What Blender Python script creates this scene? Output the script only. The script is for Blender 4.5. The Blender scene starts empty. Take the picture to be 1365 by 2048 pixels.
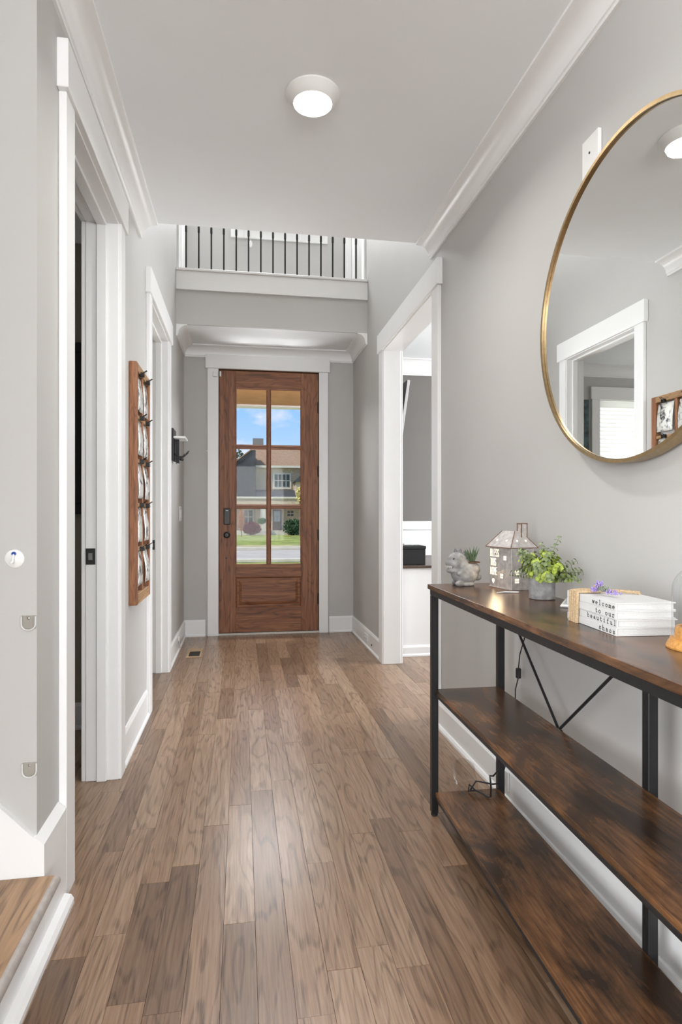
import bpy, bmesh, math, random
from mathutils import Vector, Matrix, Euler

random.seed(7)
C = bpy.context.scene.collection
SC = bpy.context.scene
PI = math.pi

# ------------------------------------------------------------------ camera
cd = bpy.data.cameras.new('camera'); cam = bpy.data.objects.new('camera', cd); C.objects.link(cam)
cd.sensor_fit = 'HORIZONTAL'; cd.sensor_width = 36.0
cd.lens = 36.0 * 1200.0 / 1365.0
cd.shift_y = 6.0 / 1365.0
cd.clip_start = 0.02; cd.clip_end = 400
cam.location = (0, 0, 1.11)
cam.rotation_euler = (math.radians(90), 0, -math.radians(9.3926))
SC.camera = cam

# ------------------------------------------------------------------ exposure
SC.view_settings.view_transform = 'Standard'
SC.view_settings.look = 'None'
SC.view_settings.gamma = 1.0
SC.view_settings.use_curve_mapping = False
SC.view_settings.exposure = 0.42

# ------------------------------------------------------------------ world, sun, daylight, added fills
W = bpy.data.worlds.new('sky'); SC.world = W; W.use_nodes = True
nt = W.node_tree; nt.nodes.clear()
def wn(t, **k):
    n = nt.nodes.new(t)
    for a, b in k.items(): setattr(n, a, b)
    return n
tc = wn('ShaderNodeTexCoord'); sep = wn('ShaderNodeSeparateXYZ'); nt.links.new(tc.outputs['Generated'], sep.inputs[0])
rp = wn('ShaderNodeValToRGB'); nt.links.new(sep.outputs['Z'], rp.inputs[0])
rp.color_ramp.elements[0].position = 0.0; rp.color_ramp.elements[0].color = (0.62, 0.78, 0.98, 1)
rp.color_ramp.elements[1].position = 0.6; rp.color_ramp.elements[1].color = (0.12, 0.33, 0.78, 1)
e = rp.color_ramp.elements.new(0.2); e.color = (0.26, 0.54, 0.96, 1)
mp = wn('ShaderNodeMapping'); mp.inputs['Scale'].default_value = (1, 1, 1.6); nt.links.new(tc.outputs['Generated'], mp.inputs[0])
mp.inputs['Location'].default_value = (0.35, 0.1, 0.0)
nz = wn('ShaderNodeTexNoise'); nz.inputs['Scale'].default_value = 9.0; nz.inputs['Detail'].default_value = 7; nz.inputs['Roughness'].default_value = 0.52
nt.links.new(mp.outputs[0], nz.inputs['Vector'])
cr = wn('ShaderNodeValToRGB'); nt.links.new(nz.outputs['Fac'], cr.inputs[0])
cr.color_ramp.elements[0].position = 0.48; cr.color_ramp.elements[0].color = (0, 0, 0, 1)
cr.color_ramp.elements[1].position = 0.64; cr.color_ramp.elements[1].color = (1, 1, 1, 1)
mx = wn('ShaderNodeMix', data_type='RGBA'); nt.links.new(cr.outputs[0], mx.inputs['Factor'])
nt.links.new(rp.outputs[0], mx.inputs['A']); mx.inputs['B'].default_value = (0.90, 0.88, 0.93, 1)
bg = wn('ShaderNodeBackground'); bg.inputs['Strength'].default_value = 0.80; nt.links.new(mx.outputs['Result'], bg.inputs[0])
wo = wn('ShaderNodeOutputWorld'); nt.links.new(bg.outputs[0], wo.inputs[0])

sd = bpy.data.lights.new('sun', 'SUN'); sd.energy = 2.6; sd.angle = 0.01; sd.color = (1, 0.96, 0.88)
so = bpy.data.objects.new('sun', sd); C.objects.link(so)
so.rotation_euler = Vector((-0.55, -0.34, 0.75)).to_track_quat('Z', 'Y').to_euler()

def area(name, loc, aim, sx, sy, power, col=(1, 1, 1), spread=180):
    l = bpy.data.lights.new(name, 'AREA'); l.shape = 'RECTANGLE'; l.size = sx; l.size_y = sy; l.energy = power; l.color = col
    l.spread = math.radians(spread)
    o = bpy.data.objects.new(name, l); C.objects.link(o); o.location = loc
    o.rotation_euler = (Vector(loc) - Vector(aim)).to_track_quat('Z', 'Y').to_euler()
    return o
DAY = (0.965, 0.985, 1.0)
# daylight entering the living room windows behind the photographer
for i, x in enumerate((-2.2, 0.3, 2.8)):
    area('daylight_living', (x, -5.45, 1.45), (x, 0, 1.9), 1.7, 2.1, (55, 122, 165)[i], DAY)
area('daylight_living_side', (-3.95, -2.4, 1.45), (0, -2.4, 1.2), 3.0, 2.1, 220, DAY)
area('daylight_living_far_side', (3.95, -2.4, 1.45), (0, -2.4, 1.2), 3.0, 2.1, 65, DAY)
# daylight from the window over the front door, and the windows of the side rooms, plus added fills
area('daylight_landing', (0.26, 5.55, 4.5), (0.26, 0, 3.4), 1.1, 1.3, 45, DAY)
area('daylight_left_room', (-2.1, 5.80, 1.52), (-2.1, 0, 1.52), 1.0, 1.54, 15, DAY)
area('daylight_right_room', (3.0, 5.55, 1.5), (2.6, 0, 1.0), 1.2, 1.5, 8, DAY)
area('daylight_right_room_side', (4.0, 3.8, 1.5), (-0.5, 4.3, 1.2), 2.0, 1.7, 112, DAY)
area('near_left_room_fill', (-3.9, 2.5, 1.5), (-1.0, 2.9, 1.4), 0.8, 1.4, 5, DAY)  # light added inside a windowless shell to lift the dark near room
area('left_room_side_fill', (-4.05, 4.5, 1.5), (0, 4.6, 1.6), 1.4, 1.5, 26, DAY)  # added light brightening the mirrored room; this wall has no window
area('daylight_stairwell', (-3.6, 1.2, 4.3), (-0.6, 1.2, 2.2), 0.9, 1.2, 30, DAY)

# unseen area light added under the porch ceiling to brighten the entry
area('porch_ceiling_fill', (0.26, 6.25, 2.68), (0.26, 4.6, 0.2), 1.4, 0.6, 85, DAY)
# unseen fill light added at porch floor level, aimed at the door soffit
area('porch_floor_fill', (0.26, 6.45, 0.0), (0.26, 4.6, 2.6), 1.2, 0.7, 92, DAY)

# ------------------------------------------------------------------ mesh helpers
class MB:
    def __init__(self): self.v = []; self.f = []
    def add(self, vs, fs):
        o = len(self.v); self.v += [tuple(p) for p in vs]; self.f += [[i + o for i in f] for f in fs]; return self
    def box(self, x0, x1, y0, y1, z0, z1, bev=0.0, M=None):
        bm = bmesh.new(); bmesh.ops.create_cube(bm, size=1)
        for v in bm.verts:
            v.co = Vector(((x0 + x1) / 2 + v.co.x * (x1 - x0), (y0 + y1) / 2 + v.co.y * (y1 - y0), (z0 + z1) / 2 + v.co.z * (z1 - z0)))
        if bev: bmesh.ops.bevel(bm, geom=list(bm.edges), offset=bev, segments=1, affect='EDGES', profile=0.5)
        return self.bm(bm, M)
    def bm(self, bm, M=None):
        bm.verts.ensure_lookup_table(); bm.verts.index_update()
        self.add([(M @ v.co) if M else v.co.copy() for v in bm.verts], [[v.index for v in f.verts] for f in bm.faces]); bm.free(); return self
    def prism(self, poly, axis, a0, a1):
        """poly: 2D points; axis: extrusion axis. axis x: poly=(y,z); y: poly=(x,z); z: poly=(x,y)"""
        n = len(poly)
        def P(p, a): return {'x': (a, p[0], p[1]), 'y': (p[0], a, p[1]), 'z': (p[0], p[1], a)}[axis]
        vs = [P(p, a0) for p in poly] + [P(p, a1) for p in poly]
        fs = [[i, (i + 1) % n, n + (i + 1) % n, n + i] for i in range(n)] + [list(range(n))[::-1], list(range(n, 2 * n))]
        return self.add(vs, fs)
    def tube(self, pts, r, n=8, cap=True):
        pts = [Vector(p) for p in pts]; m = len(pts)
        rs = r if isinstance(r, (list, tuple)) else [r] * m
        vs = []; up = Vector((0, 0, 1)); prev = None
        for i, p in enumerate(pts):
            d = (pts[min(i + 1, m - 1)] - pts[max(i - 1, 0)]).normalized()
            if prev is None:
                a = d.cross(up if abs(d.z) < 0.9 else Vector((1, 0, 0))).normalized()
            else:
                a = (prev - d * prev.dot(d)).normalized()
            prev = a; b = d.cross(a)
            for k in range(n):
                t = 2 * PI * k / n; vs.append(p + (a * math.cos(t) + b * math.sin(t)) * rs[i])
        fs = []
        for i in range(m - 1):
            for k in range(n):
                fs.append([i * n + k, i * n + (k + 1) % n, (i + 1) * n + (k + 1) % n, (i + 1) * n + k])
        if cap: fs += [list(range(n))[::-1], list(range((m - 1) * n, m * n))]
        return self.add(vs, fs)
    def lathe(self, prof, n=32, c=(0, 0, 0), cap=True, axis='z'):
        vs = []
        for r, z in prof:
            for k in range(n):
                t = 2 * PI * k / n
                if axis == 'z': vs.append((c[0] + r * math.cos(t), c[1] + r * math.sin(t), c[2] + z))
                elif axis == 'x': vs.append((c[0] + z, c[1] + r * math.cos(t), c[2] + r * math.sin(t)))
                else: vs.append((c[0] + r * math.sin(t), c[1] + z, c[2] + r * math.cos(t)))
        m = len(prof); fs = []
        for i in range(m - 1):
            for k in range(n): fs.append([i * n + k, i * n + (k + 1) % n, (i + 1) * n + (k + 1) % n, (i + 1) * n + k])
        if cap:
            if prof[0][0] > 1e-6: fs.append(list(range(n))[::-1])
            if prof[-1][0] > 1e-6: fs.append(list(range((m - 1) * n, m * n)))
        return self.add(vs, fs)
    def ellip(self, c, r, rot=None, sub=3):
        bm = bmesh.new(); bmesh.ops.create_icosphere(bm, subdivisions=sub, radius=1)
        R = rot.to_matrix() if rot else Matrix.Identity(3)
        for v in bm.verts: v.co = Vector(c) + R @ Vector((v.co.x * r[0], v.co.y * r[1], v.co.z * r[2]))
        return self.bm(bm)
    def ribbon(self, strokes, org, U, V, N, w, t):
        """flat pen strokes in the plane org + u*U + v*V, thickness t along N"""
        org, U, V, N = Vector(org), Vector(U), Vector(V), Vector(N)
        for st in strokes:
            for (a, b) in zip(st[:-1], st[1:]):
                A = org + U * a[0] + V * a[1]; B = org + U * b[0] + V * b[1]
                d = (B - A)
                if d.length < 1e-7: continue
                d.normalize(); s = N.cross(d).normalized() * (w / 2); d = d * (w * 0.42)
                q = [A - d - s, B + d - s, B + d + s, A - d + s]
                self.add(q + [p + N * t for p in q], [[0, 1, 2, 3][::-1], [4, 5, 6, 7], [0, 1, 5, 4], [1, 2, 6, 5], [2, 3, 7, 6], [3, 0, 4, 7]])
        return self
    def mesh(self, name, mat, smooth=None):
        me = bpy.data.meshes.new(name); me.from_pydata(self.v, [], self.f)
        bm = bmesh.new(); bm.from_mesh(me); bmesh.ops.recalc_face_normals(bm, faces=bm.faces); bm.to_mesh(me); bm.free()
        if mat: me.materials.append(mat)
        if smooth is not None:
            me.polygons.foreach_set('use_smooth', [True] * len(me.polygons)); me.set_sharp_from_angle(angle=math.radians(smooth))
        me.update(); return me
    def build(self, name, mat, parent=None, smooth=None, loc=None):
        return link(name, self.mesh(name, mat, smooth), parent, loc)

def link(name, me, parent=None, loc=None):
    o = bpy.data.objects.new(name, me); C.objects.link(o)
    if parent is not None: o.parent = parent
    if loc is not None: o.location = loc
    return o
def tag(o, label=None, cat=None, group=None, kind=None):
    if label: o['label'] = label
    if cat: o['category'] = cat
    if group: o['group'] = group
    if kind: o['kind'] = kind
    return o
def thing(name, label, cat, loc=(0, 0, 0), rz=0.0, group=None, kind=None):
    o = bpy.data.objects.new(name, None); C.objects.link(o); o.empty_display_size = 0.05
    o.location = loc; o.rotation_euler = (0, 0, rz)
    return tag(o, label, cat, group, kind)
def modif(o, t, **k):
    m = o.modifiers.new(t.lower(), t)
    for a, b in k.items(): setattr(m, a, b)
    return m
def arc(cx, cy, r, a0, a1, n=6, ry=None):
    ry = r if ry is None else ry
    return [(cx + r * math.cos(math.radians(a0 + (a1 - a0) * i / n)), cy + ry * math.sin(math.radians(a0 + (a1 - a0) * i / n))) for i in range(n + 1)]

# ------------------------------------------------------------------ materials
def newmat(name):
    m = bpy.data.materials.new(name); m.use_nodes = True; t = m.node_tree
    b = t.nodes['Principled BSDF']; return m, t, b
def N(t, ty, ins=None, **k):
    n = t.nodes.new(ty)
    for a, b in k.items(): setattr(n, a, b)
    if ins:
        for a, b in ins.items(): n.inputs[a].default_value = b
    return n
def ramp(t, src, stops, interp='LINEAR'):
    r = t.nodes.new('ShaderNodeValToRGB'); r.color_ramp.interpolation = interp
    el = r.color_ramp.elements
    el[0].position, el[0].color = stops[0][0], (*stops[0][1], 1)
    el[1].position, el[1].color = stops[-1][0], (*stops[-1][1], 1)
    for p, c in stops[1:-1]: x = el.new(p); x.color = (*c, 1)
    t.links.new(src, r.inputs[0]); return r
def mixc(t, fac, a, b, mode='MIX', f=None):
    m = t.nodes.new('ShaderNodeMix'); m.data_type = 'RGBA'; m.blend_type = mode
    if fac is not None: t.links.new(fac, m.inputs['Factor'])
    if f is not None: m.inputs['Factor'].default_value = f
    for s, x in (('A', a), ('B', b)):
        if isinstance(x, tuple): m.inputs[s].default_value = (*x, 1)
        else: t.links.new(x, m.inputs[s])
    return m.outputs['Result']
def bump(t, b, h, strength, dist=0.002):
    n = N(t, 'ShaderNodeBump', {'Strength': strength, 'Distance': dist}); t.links.new(h, n.inputs['Height']); t.links.new(n.outputs[0], b.inputs['Normal'])
def plain(name, col, rough=0.5, metal=0.0, var=0.06, scale=40.0, bmp=0.0, bdist=0.001, **k):
    m, t, b = newmat(name)
    c = N(t, 'ShaderNodeTexCoord'); n = N(t, 'ShaderNodeTexNoise', {'Scale': scale, 'Detail': 4}); t.links.new(c.outputs['Object'], n.inputs['Vector'])
    lo = tuple(max(0, x * (1 - var)) for x in col); hi = tuple(min(1, x * (1 + var)) for x in col)
    r = ramp(t, n.outputs['Fac'], [(0.3, lo), (0.7, hi)]); t.links.new(r.outputs[0], b.inputs['Base Color'])
    b.inputs['Roughness'].default_value = rough; b.inputs['Metallic'].default_value = metal
    if bmp: bump(t, b, n.outputs['Fac'], bmp, bdist)
    for a, v in k.items(): b.inputs[a].default_value = v
    return m
def emit(name, col, s):
    m, t, b = newmat(name); b.inputs['Base Color'].default_value = (*col, 1)
    b.inputs['Emission Color'].default_value = (*col, 1); b.inputs['Emission Strength'].default_value = s; return m
def wood(name, axis, cols, across=60.0, along=3.0, ringscale=9.0, rough=0.3, bmp=0.15, rnd=1.0, ringdark=0.45, tone=None, coat=0.0, blotch=None):
    """cols: dark, mid, light base colours; grain runs along axis"""
    m, t, b = newmat(name)
    c = N(t, 'ShaderNodeTexCoord'); vec = c.outputs['Object']
    oi = N(t, 'ShaderNodeObjectInfo')
    if rnd:
        mul = N(t, 'ShaderNodeMath', operation='MULTIPLY'); mul.inputs[1].default_value = 37.3 * rnd; t.links.new(oi.outputs['Random'], mul.inputs[0])
        ad = N(t, 'ShaderNodeVectorMath', operation='ADD'); t.links.new(vec, ad.inputs[0]); t.links.new(mul.outputs[0], ad.inputs[1]); vec = ad.outputs[0]
    def scaled(a, l):
        s = [a, a, a]; s['XYZ'.index(axis)] = l
        mp = N(t, 'ShaderNodeMapping'); mp.inputs['Scale'].default_value = s; t.links.new(vec, mp.inputs[0]); return mp.outputs[0]
    n1 = N(t, 'ShaderNodeTexNoise', {'Scale': 1.0, 'Detail': 5, 'Roughness': 0.65, 'Distortion': 0.4}); t.links.new(scaled(across, along), n1.inputs['Vector'])
    n2 = N(t, 'ShaderNodeTexNoise', {'Scale': 1.0, 'Detail': 2, 'Roughness': 0.5}); t.links.new(scaled(ringscale, ringscale * 0.14), n2.inputs['Vector'])
    # growth rings: contour lines of a slowly varying stretched noise
    mu = N(t, 'ShaderNodeMath', operation='MULTIPLY'); mu.inputs[1].default_value = 75.0; t.links.new(n2.outputs['Fac'], mu.inputs[0])
    sn = N(t, 'ShaderNodeMath', operation='SINE'); t.links.new(mu.outputs[0], sn.inputs[0])
    rr = ramp(t, sn.outputs[0], [(0.35, (0, 0, 0)), (0.95, (1, 1, 1))])
    base = ramp(t, n1.outputs['Fac'], [(0.28, cols[0]), (0.5, cols[1]), (0.72, cols[2])])
    col = base.outputs[0]
    dk = mixc(t, None, col, (ringdark, ringdark * 0.97, ringdark * 0.95), 'MULTIPLY', 1.0)
    brk = N(t, 'ShaderNodeMath', operation='MULTIPLY'); t.links.new(rr.outputs[0], brk.inputs[0])
    rk = ramp(t, n1.outputs['Fac'], [(0.3, (1, 1, 1)), (0.65, (0.25, 0.25, 0.25))]); t.links.new(rk.outputs[0], brk.inputs[1])
    col = mixc(t, brk.outputs[0], col, dk)
    if blotch:
        n3 = N(t, 'ShaderNodeTexNoise', {'Scale': 1.0, 'Detail': 5, 'Roughness': 0.6, 'Distortion': 0.6}); t.links.new(scaled(blotch[0], blotch[1]), n3.inputs['Vector'])
        br = ramp(t, n3.outputs['Fac'], [(blotch[2], (0, 0, 0)), (blotch[3], (1, 1, 1))])
        lowc = mixc(t, None, col, blotch[5], 'MULTIPLY', 1.0) if len(blotch) > 5 else col
        col = mixc(t, br.outputs[0], lowc, mixc(t, None, col, blotch[4], 'MULTIPLY', 1.0))
    if tone:
        tr = ramp(t, oi.outputs['Random'], tone); col = mixc(t, None, col, tr.outputs[0], 'MULTIPLY', 1.0)
    t.links.new(col, b.inputs['Base Color'])
    b.inputs['Roughness'].default_value = rough
    b.inputs['Coat Weight'].default_value = coat; b.inputs['Coat Roughness'].default_value = 0.12
    if bmp:
        a2 = N(t, 'ShaderNodeMath', operation='MULTIPLY_ADD'); a2.inputs[1].default_value = 0.5; t.links.new(rr.outputs[0], a2.inputs[0]); t.links.new(n1.outputs['Fac'], a2.inputs[2])
        bump(t, b, a2.outputs[0], bmp, 0.0012)
    return m
def glass(name, tint=(1, 1, 1), f0=0.03, edge=0.6):
    m = bpy.data.materials.new(name); m.use_nodes = True; t = m.node_tree; t.nodes.clear()
    lw = N(t, 'ShaderNodeLayerWeight', {'Blend': 0.5}); pw = N(t, 'ShaderNodeMath', operation='POWER'); pw.inputs[1].default_value = 5.0; t.links.new(lw.outputs['Facing'], pw.inputs[0])
    ma = N(t, 'ShaderNodeMath', operation='MULTIPLY_ADD'); ma.inputs[1].default_value = edge; ma.inputs[2].default_value = f0; t.links.new(pw.outputs[0], ma.inputs[0])
    tr = N(t, 'ShaderNodeBsdfTransparent', {'Color': (*tint, 1)}); gl = N(t, 'ShaderNodeBsdfGlossy', {'Roughness': 0.02})
    mxs = N(t, 'ShaderNodeMixShader'); o = N(t, 'ShaderNodeOutputMaterial')
    t.links.new(ma.outputs[0], mxs.inputs[0]); t.links.new(tr.outputs[0], mxs.inputs[1]); t.links.new(gl.outputs[0], mxs.inputs[2]); t.links.new(mxs.outputs[0], o.inputs[0])
    return m

M = {}
M['wall'] = plain('greige_wall_paint', (0.505, 0.495, 0.477), 0.55, var=0.015, scale=3, bmp=0.0)
M['ceil'] = plain('ceiling_paint', (0.862, 0.885, 0.90), 0.7, var=0.012, scale=3)
M['trim'] = plain('white_trim_paint', (0.835, 0.835, 0.828), 0.28, var=0.012, scale=5)
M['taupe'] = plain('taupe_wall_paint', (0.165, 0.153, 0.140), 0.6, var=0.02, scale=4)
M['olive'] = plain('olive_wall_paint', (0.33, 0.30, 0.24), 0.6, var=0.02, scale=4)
M['floor'] = wood('oak_floor', 'Y', [(0.180, 0.106, 0.063), (0.275, 0.180, 0.117), (0.355, 0.250, 0.175)], across=150, along=5.0, ringscale=8.5, rough=0.28, bmp=0.12, ringdark=0.50, coat=0.0,
                  tone=[(0.0, (0.55, 0.50, 0.46)), (0.10, (0.80, 0.74, 0.69)), (0.35, (0.98, 0.92, 0.87)), (0.6, (1.05, 1.03, 1.0)), (1.0, (1.22, 1.24, 1.25))])
M['floor_far'] = wood('oak_floor_field', 'Y', [(0.180, 0.106, 0.063), (0.275, 0.180, 0.117), (0.355, 0.250, 0.175)], across=150, along=5.0, ringscale=8.5, rough=0.28, bmp=0.12, ringdark=0.50, coat=0.0, rnd=0)
M['tread'] = wood('oak_tread', 'Y', [(0.25, 0.145, 0.075), (0.36, 0.215, 0.115), (0.42, 0.26, 0.15)], across=90, along=3.0, ringscale=9, rough=0.35, ringdark=0.5, rnd=0)
DW = [(0.125, 0.042, 0.016), (0.245, 0.092, 0.038), (0.36, 0.152, 0.068)]
M['door_v'] = wood('mahogany_upright', 'Z', DW, across=55, along=2.2, ringscale=8, rough=0.5, bmp=0.06, ringdark=0.5)
M['door_h'] = wood('mahogany_cross', 'X', DW, across=55, along=2.2, ringscale=8, rough=0.5, bmp=0.06, ringdark=0.5)
M['rustic'] = wood('rustic_board', 'Y', [(0.070, 0.034, 0.017), (0.120, 0.058, 0.027), (0.190, 0.092, 0.039)], across=120, along=7.0, ringscale=10, rough=0.26, bmp=0.08, ringdark=0.62,
                   blotch=(8.5, 3.6, 0.36, 0.62, (0.24, 0.24, 0.26), (1.55, 1.45, 1.25)))
M['black'] = plain('black_metal', (0.018, 0.018, 0.019), 0.42, 0.3, var=0.1)
M['blackmatte'] = plain('black_matte', (0.012, 0.012, 0.013), 0.55, var=0.1)
M['bronze'] = plain('dark_bronze', (0.03, 0.027, 0.025), 0.35, 0.7)
M['brass'] = plain('brushed_brass', (0.40, 0.285, 0.15), 0.33, 1.0, var=0.1, scale=90)
M['glass'] = glass('window_glass', (1, 1, 1), 0.006, 0.4)
M['dome_glass'] = glass('dome_glass', (0.97, 0.98, 0.98), 0.05, 0.7)
M['mirror'] = plain('mirror_silver', (0.90, 0.91, 0.90), 0.0, 1.0, var=0.0)
M['white_plastic'] = plain('white_plastic', (0.80, 0.80, 0.78), 0.35, var=0.01)
M['blue_plastic'] = plain('blue_plastic', (0.02, 0.06, 0.30), 0.3)
M['clear_plastic'] = glass('clear_plastic', (0.93, 0.92, 0.90), 0.05, 0.5)
M['steel'] = plain('steel', (0.55, 0.55, 0.55), 0.3, 1.0)
M['concrete'] = plain('grey_concrete', (0.29, 0.285, 0.28), 0.75, var=0.35, scale=45, bmp=0.4, bdist=0.001)
M['spike'] = plain('dark_concrete', (0.16, 0.16, 0.16), 0.75, var=0.3, scale=60)
M['galv'] = plain('galvanised_metal', (0.52, 0.485, 0.465), 0.45, 0.3, var=0.22, scale=60)
M['rust'] = plain('rusty_metal', (0.20, 0.10, 0.055), 0.6, 0.3, var=0.4, scale=80)
M['leaf'] = plain('sage_leaf', (0.22, 0.28, 0.12), 0.5, var=0.35, scale=60)
M['leaf_lime'] = plain('lime_leaf', (0.40, 0.50, 0.085), 0.5, var=0.3, scale=60)
M['succ'] = plain('succulent_leaf', (0.10, 0.15, 0.075), 0.45, var=0.35, scale=90)
M['soil'] = plain('soil', (0.10, 0.05, 0.025), 0.9, var=0.4, scale=200, bmp=0.8)
M['paper'] = plain('white_book_board', (0.70, 0.70, 0.69), 0.6, var=0.015)
M['pages'] = plain('page_block', (0.64, 0.64, 0.63), 0.8, var=0.06, scale=300)
M['ink'] = plain('black_ink', (0.015, 0.014, 0.014), 0.6)
M['jute'] = plain('jute', (0.55, 0.40, 0.24), 0.85, var=0.3, scale=350, bmp=0.6)
M['lav'] = plain('lavender_bloom', (0.36, 0.28, 0.58), 0.7, var=0.35, scale=300)
M['lavstem'] = plain('grey_green_stem', (0.26, 0.30, 0.22), 0.7)
M['honey'] = wood('honey_wood', 'X', [(0.45, 0.20, 0.04), (0.62, 0.30, 0.075), (0.72, 0.38, 0.11)], across=120, along=20, ringscale=30, rough=0.45, bmp=0.1, rnd=0, ringdark=0.8)
M['warm_led'] = emit('lantern_glow', (1.0, 0.86, 0.66), 0.85)
M['lens'] = emit('lamp_lens', (1.0, 0.98, 0.95), 6.0)
M['frame_red'] = wood('old_frame_wood', 'Z', [(0.16, 0.058, 0.024), (0.26, 0.105, 0.045), (0.36, 0.17, 0.08)], across=70, along=4, ringscale=20, rough=0.6, bmp=0.2, ringdark=0.6)
M['frame_tan'] = wood('old_frame_wood_bare', 'Y', [(0.26, 0.14, 0.06), (0.36, 0.21, 0.10), (0.45, 0.28, 0.15)], across=70, along=4, ringscale=20, rough=0.6, bmp=0.2, ringdark=0.6)
M['vent_wood'] = plain('pale_oak', (0.42, 0.28, 0.16), 0.5, var=0.12, scale=50)
M['dark'] = plain('dark_void', (0.02, 0.015, 0.01), 0.9)
M['blind'] = plain('white_blind', (0.85, 0.85, 0.83), 0.6, var=0.01)
_t = M['blind'].node_tree; _tr = N(_t, 'ShaderNodeBsdfTranslucent', {'Color': (0.9, 0.9, 0.88, 1)}); _mx = N(_t, 'ShaderNodeMixShader', {'Fac': 0.55})
_t.links.new(_t.nodes['Principled BSDF'].outputs[0], _mx.inputs[1]); _t.links.new(_tr.outputs[0], _mx.inputs[2]); _t.links.new(_mx.outputs[0], _t.nodes['Material Output'].inputs[0])

def photo_mat(name, seed):
    m, t, b = newmat(name); c = N(t, 'ShaderNodeTexCoord'); mp = N(t, 'ShaderNodeMapping'); mp.inputs['Location'].default_value = (seed * 3.7, seed * 1.3, seed * 2.1)
    t.links.new(c.outputs['Object'], mp.inputs[0])
    n = N(t, 'ShaderNodeTexNoise', {'Scale': 24.0, 'Detail': 6, 'Roughness': 0.6, 'Distortion': 0.8}); t.links.new(mp.outputs[0], n.inputs['Vector'])
    r = ramp(t, n.outputs['Fac'], [(0.36, (0.07, 0.075, 0.08)), (0.44, (0.40, 0.41, 0.40)), (0.50, (0.80, 0.80, 0.76))]); t.links.new(r.outputs[0], b.inputs['Base Color'])
    b.inputs['Roughness'].default_value = 0.15; return m

# ------------------------------------------------------------------ dimensions
XL, XR = -0.522, 1.05          # hall wall faces
TL, TR = -0.50, 1.03           # faces of the trim on them
YB = 5.63                      # front wall (inner face)
ZC = 2.63                      # hall ceiling
Y0 = 3.24                      # where the hall ceiling stops and the foyer opens upwards
YS = 1.655                     # stair wall face
YBAL = 4.98                    # balcony front
ZU = 5.5                       # upper ceiling
OPZ = 2.335                    # cased opening height

# ------------------------------------------------------------------ structure
def S(name, mb, mat, label, cat, smooth=None):
    return tag(mb.build(name, mat, None, smooth), label, cat, kind='structure')

# --- floor: slab + one object per plank
floor = S('floor', MB().box(-4.2, 4.2, -5.6, 5.70, -0.12, -0.018), M['floor_far'], 'brown grey oak plank floor running down the hall', 'floor')
PWID = 0.0826
def plank(x0, x1, y0, y1):
    mb = MB(); cx, cy = (x0 + x1) / 2, (y0 + y1) / 2; hx, hy = (x1 - x0) / 2 - 0.00025, (y1 - y0) / 2 - 0.0003
    z = random.uniform(-0.0004, 0.0004); mb.box(-hx, hx, -hy, hy, -0.018, 0.0, 0.0004)
    o = mb.build('plank', M['floor'], floor); o.location = (cx, cy, z)
    o.rotation_euler = (random.uniform(-0.0006, 0.0006), random.uniform(-0.004, 0.004), 0)
field = MB()
def rows(xa, xb, ya, yb, real, lens=(0.45, 1.25)):
    n = int(round((xb - xa) / PWID)); w = (xb - xa) / n
    for i in range(n):
        y = ya - random.uniform(0, 0.7); first = True
        while y < yb - 1e-6:
            L = random.uniform(*lens); a, b2 = max(y, ya), min(y + L, yb)
            if yb - b2 < 0.12: b2 = yb; L = yb - y
            if b2 - a > 0.03:
                if real: plank(xa + i * w, xa + (i + 1) * w, a, b2)
                else: field.box(xa + i * w + 0.0006, xa + (i + 1) * w - 0.0006, a + 0.0006, b2 - 0.0006, -0.018, 0)
            y += L
rows(-0.64, XR, 0.95, YB + 0.03, True)
rows(XR, XR + PWID * 11, 3.05, 4.60, True)
rows(-0.64 - PWID * 4, -0.64, 1.76, 3.30, True)
rows(XR + PWID * 11, 4.1, 0.2, 5.68, False, (1.5, 2.5)); rows(XR, XR + PWID * 11, 4.60, 5.68, False, (1.5, 2.5)); rows(1.17, XR + PWID * 11, 0.2, 3.05, False, (1.5, 2.5))
rows(-4.1, -0.64 - PWID * 4, 1.76, 5.63, False, (1.5, 2.5)); rows(-0.64 - PWID * 4, -0.64, 3.30, 5.63, False, (1.5, 2.5))
rows(-4.1, 4.1, -5.5, 0.2, False, (2.5, 3.5)); rows(-0.5, XR, 0.2, 0.95, False)
tag(field.build('plank_field', M['floor_far'], floor), kind='stuff')

# --- walls
wl = MB()
for y0, y1, z0, z1 in [(1.755, 1.91, 0, ZC), (2.66, 3.51, 0, ZC), (4.39, 5.63, 0, ZC), (1.91, 2.66, OPZ + 0.02, ZC), (3.51, 4.39, OPZ + 0.02, ZC)]:
    wl.box(-0.642, XL, y0, y1, z0, z1)
wl.box(-0.642, XL, Y0, 5.63, ZC, ZU)
S('wall_left', wl, M['wall'], 'greige painted hall wall with two cased doorways on the stair side', 'wall')
wr = MB()
for y0, y1, z0, z1 in [(-0.6, 3.15, 0, ZC), (4.37, 5.63, 0, ZC), (3.15, 4.37, OPZ + 0.02, ZC), (Y0, 5.63, ZC, ZU)]:
    wr.box(XR, 1.17, y0, y1, z0, z1)
S('wall_right', wr, M['wall'], 'greige painted hall wall behind the console table and round mirror', 'wall')
wf = MB()
DX0, DX1, DZ = -0.205, 0.712, 2.445          # front door leaf
for x0, x1, z0, z1 in [(-0.642, DX0 - 0.03, 0, 5.5), (DX1 + 0.03, 1.17, 0, 5.5), (DX0 - 0.03, DX1 + 0.03, DZ + 0.03, 3.83), (DX0 - 0.03, DX1 + 0.03, 5.15, 5.5)]:
    wf.box(x0, x1, YB, YB + 0.18, z0, z1)
S('wall_front', wf, M['wall'], 'greige end wall around the wooden front door', 'wall')
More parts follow.
